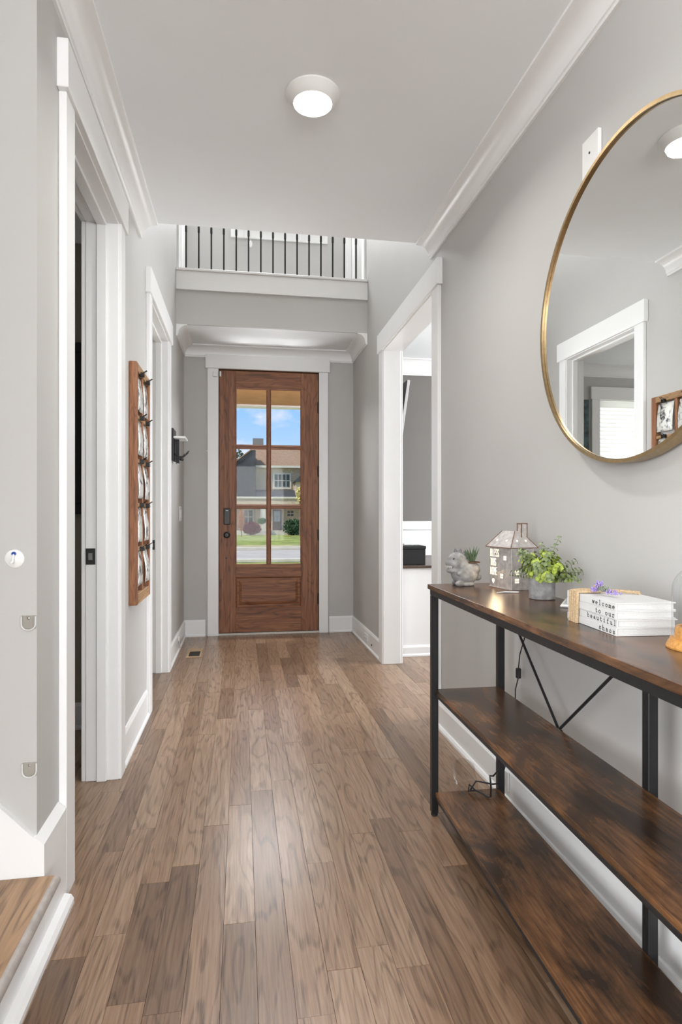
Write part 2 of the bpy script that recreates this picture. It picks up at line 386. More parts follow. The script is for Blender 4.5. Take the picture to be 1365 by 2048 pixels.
ws = MB().box(-4.2, XL, YS, 1.755, 0, 5.0)
S('wall_stair', ws, M['wall'], 'greige stairwell wall with small hooks above the oak tread', 'wall')
# outer shell of the rooms behind and beside
sh = MB()
sh.box(-4.2, -4.1, 1.755, 5.81, 0, ZC); sh.box(-4.1, -0.642, 3.30, 3.40, 0, ZC)
sh2 = MB()
for x0, x1, z0, z1 in [(-4.1, -2.60, 0, ZC), (-1.60, -0.642, 0, ZC), (-2.60, -1.60, 0, 0.75), (-2.60, -1.60, 2.29, ZC)]: sh2.box(x0, x1, YB, YB + 0.18, z0, z1)
S('wall_left_room_front', sh2, M['wall'], 'greige window wall of the room reflected in the round mirror', 'wall')
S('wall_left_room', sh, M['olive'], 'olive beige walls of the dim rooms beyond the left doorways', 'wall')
sr = MB()
for x0, x1, z0, z1 in [(1.17, 2.45, 0, ZC), (3.55, 4.2, 0, ZC), (2.45, 3.55, 0, 0.75), (2.45, 3.55, 2.29, ZC)]: sr.box(x0, x1, 5.68, 5.81, z0, z1)
sr.box(4.1, 4.2, 0.3, 2.7, 0, ZC); sr.box(4.1, 4.2, 4.9, 5.68, 0, ZC); sr.box(4.1, 4.2, 2.7, 4.9, 0, 0.6); sr.box(4.1, 4.2, 2.7, 4.9, 2.4, ZC); sr.box(1.17, 4.1, 0.2, 0.3, 0, ZC)
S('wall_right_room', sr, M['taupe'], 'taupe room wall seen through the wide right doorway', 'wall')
lv = MB()
for x0, x1 in [(-4.2, -3.05), (-1.35, -0.55), (1.15, 1.95), (3.65, 4.2)]: lv.box(x0, x1, -5.6, -5.5, 0, ZC)
for x0, x1 in [(-3.05, -1.35), (-0.55, 1.15), (1.95, 3.65)]: lv.box(x0, x1, -5.6, -5.5, 0, 0.4); lv.box(x0, x1, -5.6, -5.5, 2.5, ZC)
lv.box(4.1, 4.2, -5.5, -3.9, 0, ZC); lv.box(4.1, 4.2, -0.9, 0.2, 0, ZC); lv.box(4.1, 4.2, -3.9, -0.9, 0, 0.4); lv.box(4.1, 4.2, -3.9, -0.9, 2.5, ZC)
lv.box(-4.2, -4.1, -5.5, -3.9, 0, ZC); lv.box(-4.2, -4.1, -0.9, YS, 0, 5.0); lv.box(-4.2, -4.1, -3.9, -0.9, 0, 0.4); lv.box(-4.2, -4.1, -3.9, -0.9, 2.5, ZC)
lv.box(-4.1, -0.642, 0.55, 0.65, 2.75, 5.0); lv.box(-0.642, -0.522, 0.55, YS, 2.75, 5.0)
lv.box(-4.1, -0.66, 0.55, 0.65, 0, 2.63)  # unseen stair-side wall, extended to keep window light off the stair wall
S('wall_back', lv, M['wall'], 'greige living room walls with tall windows behind the camera', 'wall')
vb = MB().box(-0.642, 1.17, Y0 - 0.1, Y0, ZC + 0.12, ZU)
S('wall_landing', vb, M['wall'], 'greige upper wall over the end of the hall ceiling', 'wall')
# --- ceilings
ce = MB()
ce.box(-0.642, 1.17, -5.6, Y0, ZC, ZC + 0.12); ce.box(1.17, 4.2, -5.6, 5.81, ZC, ZC + 0.12)
ce.box(-4.2, -0.642, -5.6, 0.65, ZC, ZC + 0.12); ce.box(-4.2, -0.642, 1.755, 5.81, ZC, ZC + 0.12)
S('ceiling', ce, M['ceil'], 'flat greige hall ceiling with one round lamp', 'ceiling')
cu = MB().box(-0.642, 1.17, Y0 - 0.1, 5.81, ZU, ZU + 0.1).box(-4.2, -0.522, 0.55, 1.755, 5.0, 5.1)
S('ceiling_upper', cu, M['ceil'], 'upper ceiling high over the foyer and stairwell', 'ceiling')

# --- crown mouldings
def crown_poly(w=0.09, h=0.085, top=ZC):
    p = [(0, top - h), (0.010, top - h), (0.010, top - h + 0.012), (0.016, top - h + 0.014)]
    cx, cz = w - 0.008, top - h + 0.014
    for i in range(9):
        t = PI - (PI / 2) * i / 8
        p.append((cx + (cx - 0.016) * math.cos(t) * 1.0, cz + (h - 0.026) * math.sin(t)))
    p += [(w, top - 0.010), (w, top), (0, top)]
    return p
def flip(poly, x, d): return [(x + d * a, z) for a, z in poly]
CP = crown_poly()
S('trim_1', MB().prism(flip(CP, XL, 1), 'y', 1.69, Y0), M['trim'], 'white cove crown moulding along the ceiling above the left doorways', 'crown moulding', 40)
S('trim_2', MB().prism(flip(CP, XR, -1), 'y', -0.55, Y0), M['trim'], 'white cove crown moulding along the ceiling above the round mirror', 'crown moulding', 40)
VZ = 2.655
CV = crown_poly(0.085, 0.10, VZ)
t3 = MB().prism(flip(CV, XL, 1), 'y', YBAL + 0.001, YB).prism(flip(CV, XR, -1), 'y', YBAL + 0.001, YB)
t3.prism([(YB - a, z) for a, z in CV], 'x', XL, XR)
S('trim_3', t3, M['trim'], 'white cove crown moulding around the little ceiling over the front door', 'crown moulding', 40)

# --- balcony over the front door
S('ceiling_vestibule', MB().box(XL, XR, YBAL + 0.02, YB, VZ, 2.93), M['ceil'], 'pale balcony soffit above the front door', 'ceiling')
S('wall_balcony', MB().box(XL, XR, YBAL, YBAL + 0.02, VZ - 0.005, 2.93), M['wall'], 'greige balcony front wall between the fascia and the door soffit', 'wall')
S('trim_4', MB().box(XL, XR, YBAL - 0.018, YBAL, 2.925, 3.075, 0.002).box(XL, XR, YBAL - 0.03, YBAL + 0.12, 3.075, 3.095, 0.003).box(XL, XR, YBAL, YB, 2.93, 3.075), M['trim'],
  'white fascia board below the balcony balusters', 'fascia')
bal0 = None
for i in range(15):
    x = -0.449 + 0.1009 * i
    if bal0 is None:
        mb = MB().box(-0.0065, 0.0065, -0.0065, 0.0065, 0, 0.86, 0.001)
        mb.box(-0.009, 0.009, -0.009, 0.009, 0.325, 0.375, 0.004); mb.box(-0.010, 0.010, -0.010, 0.010, 0, 0.006, 0.001)
        bal0 = mb.mesh('baluster', M['black'])
        railing = tag(MB().box(XL, XR, YBAL + 0.03, YBAL + 0.09, 3.955, 4.0, 0.008).build('balcony_railing', M['black']), 'black balcony railing of slim square iron balusters above the door', 'railing')
    link('baluster', bal0, railing, (x, YBAL + 0.06, 3.095))
S('trim_5', MB().box(0.02, 0.80, YB - 0.02, YB, 3.67, 3.76, 0.003).box(-0.06, 0.78, YB - 0.045, YB, 3.76, 3.785, 0.004).box(-0.10, 0.02, YB - 0.02, YB, 3.67, 3.76), M['trim'], 'white window apron board behind the balcony balusters', 'trim')
S('trim_6', MB().box(XR - 0.02, XR, 5.03, 5.13, 3.095, 5.2, 0.003).box(XR - 0.02, XR, 5.47, YB, 3.095, 5.2, 0.003).box(0.955, 1.03, YB - 0.02, YB, 3.095, 5.2, 0.003)
  .box(XL, XL + 0.02, 5.03, 5.13, 3.095, 5.2, 0.003).box(XL, XL + 0.02, 5.20, 5.40, 3.1, 5.1).box(XL, XL + 0.02, 5.47, YB, 3.095, 5.2, 0.003), M['trim'], 'white door casings on the landing walls behind the balusters', 'trim')
# upstairs window
w3 = MB().box(DX0 - 0.03, DX1 + 0.03, YB + 0.05, YB + 0.10, 3.83, 3.88).box(DX0 - 0.03, DX1 + 0.03, YB + 0.05, YB + 0.10, 5.10, 5.15)
w3.box(DX0 - 0.03, DX0 + 0.02, YB + 0.05, YB + 0.10, 3.88, 5.10).box(DX1 - 0.02, DX1 + 0.03, YB + 0.05, YB + 0.10, 3.88, 5.10).box(DX0, DX1, YB + 0.05, YB + 0.1, 4.46, 4.52)
win3 = S('window_1', w3, M['trim'], 'white sash window on the landing over the front door', 'window')
MB().box(DX0, DX1, YB + 0.07, YB + 0.076, 3.88, 5.1).build('pane', M['glass'], win3)
MB().tube([(0.08, YB - 0.03, 3.785), (0.08, YB - 0.03, 3.64)], 0.0025, 6).ellip((0.08, YB - 0.03, 3.61), (0.017, 0.01, 0.035), None, 2).build('cord_pull', M['white_plastic'], win3, 60)

# --- baseboards
def bb_poly(h): return [(0, 0), (0.022, 0), (0.022, 0.012), (0.015, 0.02), (0.013, 0.022), (0.013, h - 0.016), (0.006, h), (0, h)]
def base(name, segs, label, h=0.15):
    mb = MB()
    for kind, a, b2, pos, d in segs:
        if kind == 'y': mb.prism([(pos + d * p, z + 0.0005) for p, z in bb_poly(h)], 'y', a, b2)
        else: mb.prism([(pos + d * p, z + 0.0005) for p, z in bb_poly(h)], 'x', a, b2)
    return S(name, mb, M['trim'], label, 'baseboard')
base('baseboard_left', [('y', 2.745, 3.435, XL, 1), ('y', 4.475, YB, XL, 1)], 'white baseboard under the old window frame and coat rack')
br = MB().prism([(XR - p, z + 0.0005) for p, z in bb_poly(0.15)], 'y', 4.465, YB)
br.prism([(XR - p, z + 0.0005) for p, z in [(0, 0), (0.050, 0), (0.050, 0.012), (0.043, 0.022), (0.036, 0.024), (0.036, 0.118), (0.026, 0.138), (0, 0.138)]], 'y', -0.5, 3.06)
S('baseboard_right', br, M['trim'], 'white baseboard behind the console table', 'baseboard')
base('baseboard_front', [('x', XL, DX0 - 0.125, YB, -1), ('x', DX1 + 0.105, XR, YB, -1)], 'white baseboard beside the front door')
# base of the stair corner, tall because it meets the stair skirt
st = MB().prism([(XL, 0), (XL + 0.022, 0), (XL + 0.022, 0.265), (XL, 0.285)], 'y', YS - 0.014, 1.838)
st.prism([(XL - 0.004, 0.285), (-0.61, 0.372), (-1.6, 1.17), (-3.2, 2.47), (-3.2, 2.0), (-1.6, 0.75), (-0.61, 0.18), (XL, 0.15), (XL, 0.285)], 'y', YS - 0.014, YS)
S('trim_7', st, M['trim'], 'white stair skirt board sloping up from the hall corner', 'skirt board')

# --- stairs rising to the left
for k in range(4):
    x = -0.50 - 0.27 * k; z = 0.185 + 0.185 * k
    tr_ = thing('stair_step', ['lowest oak stair tread with rounded nosing over a white riser', 'second oak stair step above the lowest tread', 'third oak stair step from the hall floor', 'fourth oak stair step from the hall floor'][k], 'stair', (0, 0, 0), group='oak stair steps', kind='structure')
    pr = [(x - 0.30, z - 0.027), (x + 0.026, z - 0.027)] + [(x + 0.026 + 0.0135 * math.cos(a), z - 0.0135 + 0.0135 * math.sin(a)) for a in [(-PI / 2 + PI * i / 8) for i in range(9)]] + [(x + 0.026, z), (x - 0.30, z)]
    MB().prism(pr, 'y', 0.66, YS - 0.015).build('tread', M['tread'], tr_, 40)
    MB().prism([(x + 0.026 + 0.0141 * math.cos(a), z - 0.0135 + 0.0141 * math.sin(a)) for a in [(-PI / 2 + PI * 0.75 * i / 8) for i in range(4, 12)]], 'y', 0.66, YS - 0.0155).build('worn_nosing', plain('worn_nosing', (0.36, 0.32, 0.29), 0.4, var=0.15), tr_, 60)
    MB().box(x - 0.018, x, 0.66, YS - 0.015, z - 0.185 + 0.001, z - 0.027).build('riser', M['trim'], tr_)
    if k == 0: MB().prism([(x, 0.0005), (x + 0.026, 0.0005), (x + 0.026, 0.014), (x + 0.018, 0.026), (x, 0.030)], 'y', 0.66, 1.82).build('shoe_moulding', M['trim'], tr_)

# --- cased openings
def cased(name, xw, d, y0, y1, depth, label, stop=True, strike=None, cw=0.09):
    o = thing(name, label, 'door frame', kind='structure')
    f = xw + d * 0.022; bk = xw - d * depth
    def bx(nm, xa, xb, *r, bev=0.002):
        return MB().box(min(xa, xb), max(xa, xb), *r, bev).build(nm, M['trim'], o)
    bx('side_casing', xw, f, y0 - cw, y0, 0, OPZ); bx('side_casing', xw, f, y1, y1 + cw, 0, OPZ)
    bx('head_casing', xw, xw + d * 0.032, y0 - cw - 0.02, y1 + cw + 0.02, OPZ, OPZ + 0.14)
    bx('jamb', xw + d * 0.012, bk, y0 - 0.018, y0 + 0.004, 0, OPZ + 0.018); bx('jamb', xw + d * 0.012, bk, y1 - 0.004, y1 + 0.018, 0, OPZ + 0.018)
    bx('head_jamb', xw + d * 0.012, bk, y0 + 0.004, y1 - 0.004, OPZ - 0.004, OPZ + 0.018)
    bx('side_casing', bk, bk - d * 0.018, y0 - cw, y0, 0, OPZ); bx('side_casing', bk, bk - d * 0.018, y1, y1 + cw, 0, OPZ)
    bx('head_casing', bk, bk - d * 0.022, y0 - cw, y1 + cw, OPZ, OPZ + 0.12)
    if stop:
        s0, s1 = xw - d * 0.035, xw - d * 0.075
        bx('door_stop', s0, s1, y0 + 0.004, y0 + 0.016, 0, OPZ - 0.016); bx('door_stop', s0, s1, y1 - 0.016, y1 - 0.004, 0, OPZ - 0.016)
        bx('door_stop', s0, s1, y0 + 0.004, y1 - 0.004, OPZ - 0.016, OPZ - 0.004)
    if strike:
        x = xw - d * 0.10
        mb = MB().box(x - 0.019, x + 0.019, y1 - 0.0065, y1 - 0.004, strike - 0.034, strike + 0.034, 0.001)
        sp = mb.build('strike_plate', M['blackmatte'], o)
        MB().box(x - 0.008, x + 0.008, y1 - 0.0085, y1 - 0.0065, strike - 0.014, strike + 0.014).build('latch_hole', M['steel'], sp)
    return o
cased('trim_8', XL, 1, 1.93, 2.64, 0.12, 'white door frame of the nearer left doorway, black strike plate on its jamb', strike=0.937)
cased('trim_9', XL, 1, 3.53, 4.37, 0.12, 'white door frame of the farther left doorway beside the coat rack', strike=0.90)
cased('trim_10', XR, -1, 3.17, 4.35, 0.12, 'white wide cased opening behind the end of the console table', stop=False, cw=0.105)

# ------------------------------------------------------------------ front door
dc = thing('trim_11', 'white flat casing with a wide head board around the wooden front door', 'door frame', kind='structure')
MB().box(DX0 - 0.105, DX0 - 0.006, YB - 0.022, YB, 0, DZ + 0.008, 0.002).build('side_casing', M['trim'], dc)
MB().box(DX1 + 0.006, DX1 + 0.092, YB - 0.022, YB, 0, DZ + 0.008, 0.002).build('side_casing', M['trim'], dc)
MB().box(DX0 - 0.125, DX1 + 0.110, YB - 0.032, YB, DZ + 0.008, DZ + 0.135, 0.003).build('head_casing', M['trim'], dc)
MB().box(DX0 - 0.03, DX0 - 0.008, YB, YB + 0.18, 0, DZ + 0.03).build('jamb', M['door_v'], dc)
MB().box(DX1 + 0.008, DX1 + 0.03, YB, YB + 0.18, 0, DZ + 0.03).build('jamb', M['door_v'], dc)
MB().box(DX0 - 0.008, DX1 + 0.008, YB, YB + 0.18, DZ + 0.008, DZ + 0.03).build('head_jamb', M['door_h'], dc)
MB().box(DX0 - 0.008, DX1 + 0.008, YB - 0.015, YB + 0.16, 0.0, 0.018, 0.003).build('threshold', plain('pale_threshold', (0.62, 0.58, 0.52), 0.4), dc)
for nm, x0, x1, z0, z1 in (('door_stop', DX0 - 0.008, DX0 + 0.014, 0.018, DZ + 0.008), ('door_stop', DX1 - 0.014, DX1 + 0.008, 0.018, DZ + 0.008), ('door_stop', DX0 + 0.014, DX1 - 0.014, DZ - 0.012, DZ + 0.008), ('sill_sweep', DX0 + 0.014, DX1 - 0.014, 0.018, 0.034)):
    MB().box(x0, x1, YB + 0.054, YB + 0.090, z0, z1).build(nm, M['door_v'], dc)
door = thing('door_1', 'brown wooden front door with six glass panes over one raised panel', 'door', (DX0, YB + 0.006, 0.022), kind='structure')
DWID, DH, TH = DX1 - DX0, DZ - 0.022, 0.045
GX0, GX1 = 0.150, 0.757            # glazed area, local
GZ0, GZ1 = 0.625, 2.262
PZ0, PZ1 = 0.225, 0.510
MB().box(0, GX0, 0, TH, 0, DH, 0.002).build('stile', M['door_v'], door)
MB().box(GX1, DWID, 0, TH, 0, DH, 0.002).build('stile', M['door_v'], door)
MB().box(GX0, GX1, 0, TH, GZ1, DH, 0.0015).build('top_rail', M['door_h'], door)
MB().box(GX0, GX1, 0, TH, PZ1, GZ0, 0.0015).build('lock_rail', M['door_h'], door)
MB().box(GX0, GX1, 0, TH, 0, PZ0, 0.0015).build('bottom_rail', M['door_h'], door)
pn = MB(); a, b_ = 0.028, 0.055
def ringrect(x0, x1, z0, z1, y): return [(x0, y, z0), (x1, y, z0), (x1, y, z1), (x0, y, z1)]
R0 = ringrect(GX0, GX1, PZ0, PZ1, 0.004); R1 = ringrect(GX0 + 0.012, GX1 - 0.012, PZ0 + 0.012, PZ1 - 0.012, 0.016); R2 = ringrect(GX0 + a, GX1 - a, PZ0 + a, PZ1 - a, 0.016); R3 = ringrect(GX0 + b_, GX1 - b_, PZ0 + b_, PZ1 - b_, 0.005)
vs = R0 + R1 + R2 + R3
fs = [[4 * k + i, 4 * k + (i + 1) % 4, 4 * k + 4 + (i + 1) % 4, 4 * k + 4 + i] for k in range(3) for i in range(4)] + [[12, 13, 14, 15]]
pn.add(vs, fs); pn.box(GX0, GX1, 0.018, TH - 0.004, PZ0, PZ1)
pn.build('raised_panel', M['door_h'], door)
mw = 0.030; cxm = (GX0 + GX1) / 2
MB().box(cxm - mw / 2, cxm + mw / 2, 0.004, TH - 0.004, GZ0, GZ1, 0.003).build('mullion', M['door_v'], door)
ph = (GZ1 - GZ0 - 2 * mw) / 3
for k in (1, 2):
    z = GZ0 + k * ph + (k - 1) * mw
    for x0, x1 in ((GX0, cxm - mw / 2), (cxm + mw / 2, GX1)): MB().box(x0, x1, 0.004, TH - 0.004, z, z + mw, 0.003).build('muntin', M['door_h'], door)
for k in range(3):
    z = GZ0 + k * (ph + mw)
    for x0, x1 in ((GX0, cxm - mw / 2), (cxm + mw / 2, GX1)):
        p = MB().box(x0, x1, TH / 2 - 0.003, TH / 2 + 0.003, z, z + ph).build('pane', M['glass'], door)
        bd = MB(); w = 0.007
        for (xa, xb, za, zb) in ((x0, x1, z, z + w), (x0, x1, z + ph - w, z + ph), (x0, x0 + w, z + w, z + ph - w), (x1 - w, x1, z + w, z + ph - w)): bd.box(xa, xb, 0.010, TH / 2 - 0.004, za, zb, 0.002)
        bd.build('glazing_bead', M['door_h'], p)
lk = MB().box(0.040, 0.100, -0.022, 0, 1.000, 1.150, 0.006).build('keypad_lock', M['bronze'], door)
MB().box(0.048, 0.092, -0.024, -0.022, 1.045, 1.142).build('keypad_screen', plain('black_gloss', (0.006, 0.006, 0.007), 0.4), lk)
MB().box(0.060, 0.080, -0.0245, -0.024, 1.128, 1.132).build('keypad_print', M['white_plastic'], lk)
kn = MB().lathe([(0.0, -0.056), (0.018, -0.055), (0.027, -0.046), (0.027, -0.036), (0.016, -0.026), (0.011, -0.018), (0.011, -0.008), (0.030, -0.006), (0.032, 0)], 24, (0.068, 0, 0.904), axis='y').build('knob', M['bronze'], door, 40)
MB().lathe([(0.0, -0.006), (0.008, -0.006), (0.009, 0)], 12, (0.064, 0, 0.69), axis='y').build('bolt_cover', M['bronze'], door)
for z in (2.10, 1.50, 0.90, 0.30):
    MB().box(DWID - 0.006, DWID + 0.007, -0.010, 0.004, z - 0.05, z + 0.05, 0.002).tube([(DWID + 0.002, -0.010, z - 0.053), (DWID + 0.002, -0.010, z + 0.053)], 0.006, 10).build('hinge', M['bronze'], door)
MB().box(0.003, 0.018, -0.012, 0, DH - 0.06, DH - 0.012, 0.002).build('alarm_magnet', M['white_plastic'], door)
tag(MB().box(DX0 - 0.055, DX0 - 0.010, YB - 0.035, YB - 0.0225, 2.375, 2.425, 0.003).build('door_sensor', M['white_plastic']), 'small white alarm sensor on the casing at the top of the front door', 'sensor')

# ------------------------------------------------------------------ left rooms
# nearer room: framed picture on its far wall, baseboard and crown
base('baseboard_left_room', [('x', -3.0, -0.665, 3.30, -1)], 'white baseboard at the end of the dim room beyond the nearer doorway', 0.135)
S('trim_12', MB().box(-4.1, -0.645, 3.285, 3.30, 2.52, ZC), M['trim'], 'white crown board in the dim room beyond the nearer doorway', 'crown moulding')
pf = thing('picture_frame', 'tall black framed picture on the dim wall beyond the nearer left doorway', 'picture', (-1.08, 3.27, 1.115))
for (x0, x1, z0, z1) in ((-0.275, 0.275, 0, 0.055), (-0.275, 0.275, 0.83, 0.885), (-0.275, -0.22, 0.055, 0.83), (0.22, 0.275, 0.055, 0.83)): MB().box(x0, x1, 0, 0.028, z0, z1, 0.003).build('frame_bar', M['blackmatte'], pf)
MB().box(-0.22, 0.22, 0.015, 0.025, 0.055, 0.83).build('picture_mat', plain('grey_mat', (0.35, 0.34, 0.33), 0.6), pf)
# farther room (reflected in the mirror): window with blind, crown, canvas
S('trim_13', MB().prism([(YB - p, z) for p, z in crown_poly(0.10, 0.11)], 'x', -4.1, -0.645), M['trim'], 'white crown moulding in the room reflected in the mirror', 'crown moulding', 40)
wn2 = thing('window_2', 'bright white window with lowered blind reflected in the round mirror', 'window', kind='structure')
MB().box(-2.70, -1.50, YB - 0.022, YB, 2.29, 2.42, 0.003).build('head_casing', M['trim'], wn2)
MB().box(-2.69, -2.60, YB - 0.02, YB, 0.75, 2.29, 0.003).build('side_casing', M['trim'], wn2); MB().box(-1.60, -1.51, YB - 0.02, YB, 0.75, 2.29, 0.003).build('side_casing', M['trim'], wn2)
MB().box(-2.72, -1.48, YB - 0.05, YB, 0.72, 0.75, 0.003).build('sill', M['trim'], wn2)
MB().box(-2.60, -1.60, YB + 0.10, YB + 0.106, 0.75, 2.29).build('pane', M['glass'], wn2)
MB().box(-2.59, -1.61, YB + 0.01, YB + 0.07, 2.22, 2.28, 0.004).build('blind_rail', M['blind'], wn2)
slat = MB().box(-0.485, 0.485, -0.024, 0.024, -0.001, 0.001).mesh('blind_slat', M['blind'])
for k in range(34):
    o = link('blind_slat', slat, wn2, (-2.10, YB + 0.045, 2.20 - 0.042 * k)); o.rotation_euler = (math.radians(62), 0, 0)
cv = thing('wall_canvas', 'dark blue green canvas beside the window reflected in the round mirror', 'picture', (-1.30, YB - 0.03, 1.40))
MB().box(-0.17, 0.17, 0, 0.028, 0, 0.88, 0.002).build('canvas', plain('teal_canvas', (0.05, 0.09, 0.10), 0.6, var=0.9, scale=14), cv)

# ------------------------------------------------------------------ right room
base('baseboard_right_room', [('x', 1.175, 3.0, 4.565, -1)], 'white baseboard at the foot of the panelled ledge beyond the wide opening', 0.085)
cb = thing('panelled_ledge', 'white panelled ledge with a dark wood top beyond the wide opening', 'cabinet', (1.18, 4.565, 0))
MB().box(0, 1.25, 0.0, 1.11, 0.001, 0.692, 0.002).build('body', M['trim'], cb)
MB().box(0, 1.27, -0.02, 1.112, 0.692, 0.712, 0.003).build('top', wood('dark_ledge', 'X', [(0.05, 0.033, 0.025), (0.085, 0.06, 0.045), (0.12, 0.085, 0.065)], rough=0.35), cb)
S('trim_14', MB().box(1.17, 4.1, 5.662, 5.68, 0.715, 0.965).box(1.17, 4.1, 5.650, 5.68, 0.965, 1.050, 0.004).prism([(5.68 - p, z) for p, z in crown_poly(0.07, 0.155)], 'x', 1.17, 4.1), M['trim'],
  'white chair rail, wainscot and crown on the taupe wall beyond the wide opening', 'trim', 40)
bxo = thing('black_box', 'black lidded box standing on the dark wood ledge top', 'box', (1.32, 4.72, 0.7125))
MB().box(-0.13, 0.13, -0.10, 0.10, 0, 0.125, 0.003).build('body', M['blackmatte'], bxo); MB().box(-0.134, 0.134, -0.104, 0.104, 0.125, 0.150, 0.003).build('lid', M['blackmatte'], bxo)
MB().box(-0.06, 0.05, -0.03, 0.04, 0.150, 0.156, 0.002).tube([(-0.08, 0, 0.158), (-0.05, 0.01, 0.172), (-0.02, 0, 0.160)], 0.006, 8).build('handle', M['steel'], bxo)
tv = thing('television', 'black wall television tilted downwards beyond the wide opening', 'television', (1.285, 4.80, 1.70))
tilt = Matrix.Rotation(math.radians(8.0), 4, 'Y')
MB().box(-0.012, 0.012, 0, 0.82, 0.0, 0.53, 0.003, tilt).build('back_panel', M['blackmatte'], tv)
MB().box(-0.008, 0.014, -0.006, 0, 0.0, 0.53, 0.002, tilt).build('bezel', plain('silver_bezel', (0.62, 0.61, 0.6), 0.35, 0.3), tv)
MB().box(-0.115, -0.012, 0.30, 0.50, 0.18, 0.32).build('wall_mount', M['blackmatte'], tv)
wn3 = thing('window_3', 'white framed window in the taupe room beside the ledge', 'window', kind='structure')
MB().box(2.36, 2.45, 5.66, 5.68, 1.06, 2.29).build('side_casing', M['trim'], wn3); MB().box(3.55, 3.64, 5.66, 5.68, 1.06, 2.29).build('side_casing', M['trim'], wn3)
MB().box(2.45, 3.55, 5.74, 5.746, 0.75, 2.29).build('pane', M['glass'], wn3)
# living room window frames behind the camera
for i, x in enumerate((-2.2, 0.3, 2.8)):
    o = MB().box(x - 0.85, x - 0.80, -5.58, -5.52, 0.4, 2.5).box(x + 0.80, x + 0.85, -5.58, -5.52, 0.4, 2.5).box(x - 0.8, x + 0.8, -5.58, -5.52, 0.4, 0.45).box(x - 0.8, x + 0.8, -5.58, -5.52, 2.45, 2.5).box(x - 0.8, x + 0.8, -5.57, -5.53, 1.43, 1.48)
    S('window_%d' % (4 + i), o, M['trim'], ['white living room window nearest the stairs', 'middle white living room window', 'white living room window farthest from the stairs'][i], 'window')

# ------------------------------------------------------------------ ceiling lamp
lamp = thing('ceiling_lamp', 'round white flush ceiling lamp, lit, over the hall', 'lamp', (0.253, 2.155, ZC - 0.0005))
MB().lathe([(0.098, 0.0), (0.098, -0.006), (0.090, -0.014), (0.074, -0.034), (0.070, -0.036), (0.070, -0.030), (0.0, -0.030)], 64).build('ring', M['white_plastic'], lamp, 40)
MB().lathe([(0.0699, -0.0335), (0.060, -0.038), (0.035, -0.041), (0.0, -0.042)], 64).build('lens', M['lens'], lamp, 60)
ll = bpy.data.lights.new('ceiling_lamp_light', 'AREA'); ll.shape = 'DISK'; ll.size = 0.13; ll.spread = math.radians(150); ll.energy = 8.5; ll.color = (1, 0.99, 0.97)
lo = bpy.data.objects.new('ceiling_lamp_light', ll); C.objects.link(lo); lo.location = (0.253, 2.155, ZC - 0.046)

# pendant added out of view above the hall ceiling line to light the foyer
chd = thing('unseen_foyer_pendant', 'black lantern pendant added out of view high in the two storey foyer', 'lamp', (0.264, 4.15, 3.85))
MB().tube([(0, 0, 0.42), (0, 0, ZU - 3.85 - 0.001)], 0.006, 8).lathe([(0.06, ZU - 3.85 - 0.02), (0.06, ZU - 3.85 - 0.001)], 24).build('rod', M['black'], chd, 40)
for sx, sy in ((-1, -1), (-1, 1), (1, -1), (1, 1)): MB().tube([(0.14 * sx, 0.14 * sy, 0), (0.14 * sx, 0.14 * sy, 0.34), (0, 0, 0.44)], 0.006, 6).build('post', M['black'], chd)
MB().tube([(-0.14, -0.14, 0), (0.14, -0.14, 0), (0.14, 0.14, 0), (-0.14, 0.14, 0), (-0.14, -0.14, 0)], 0.006, 6).build('bottom_ring', M['black'], chd)
MB().ellip((0, 0, 0.17), (0.05, 0.05, 0.07)).build('bulb', emit('unseen_pendant_bulb', (1, 0.96, 0.9), 8), chd, 60)
cl_ = bpy.data.lights.new('foyer_fill_light', 'POINT'); cl_.energy = 6; cl_.shadow_soft_size = 0.09; cl_.color = (1, 0.97, 0.92)
clo = bpy.data.objects.new('foyer_fill_light', cl_); C.objects.link(clo); clo.location = (0.264, 4.15, 4.02)

# ------------------------------------------------------------------ console table
TA = math.radians(1.1)
table = thing('console_table', 'long rustic brown and black metal console table with two lower shelves', 'table', (0.703, 2.134, 0), -TA)
TZ = 0.853; LW = 0.0125; TWD = 0.257; BAY = 0.862
def board(nm, x0, x1, y0, y1, z0, z1):
    ym = (y0 + y1) / 2
    o = MB().box(x0, x1, y0 - ym, y1 - ym, z0 - z1, 0, 0.0012).build(nm, M['rustic'], table); o.location = (0, ym, z1); return o
board('tabletop', -0.020, TWD + 0.020, -2 * BAY - 0.02, 0.020, TZ - 0.018, TZ)
for nm, z in (('middle_shelf', 0.470), ('bottom_shelf', 0.090)):
    board(nm, 0.0, TWD - LW - 0.001, -2 * BAY + LW + 0.001, -LW - 0.001, z - 0.016, z)
    for x0, x1 in ((0.0, 0.016), (TWD - 0.032, TWD - LW - 0.002)):
        MB().box(x0, x1, -2 * BAY + LW + 0.001, -LW - 0.001, z - 0.028, z - 0.0162, 0.001).build('shelf_rail', M['black'], table)
for x0, x1 in ((-LW, LW), (TWD - LW, TWD + LW)):
    MB().box(x0, x1, -2 * BAY - LW, LW, TZ - 0.040, TZ - 0.0185, 0.001).build('top_rail', M['black'], table)
for y in (0, -2 * BAY):
    MB().box(LW, TWD - LW, y - LW, y + LW, TZ - 0.040, TZ - 0.0185, 0.001).build('end_rail', M['black'], table)
def leg(x, y):
    o = MB().box(x - LW, x + LW, y - LW, y + LW, 0.012, TZ - 0.0405, 0.0015).build('leg', M['black'], table)
    MB().lathe([(0.010, 0.0), (0.0125, 0.002), (0.0125, 0.008), (0.008, 0.012)], 16, (x, y, 0.0005)).build('foot', M['blackmatte'], o)
for x, y in ((0, 0), (TWD, 0), (TWD, -BAY), (0, -2 * BAY), (TWD, -2 * BAY)): leg(x, y)
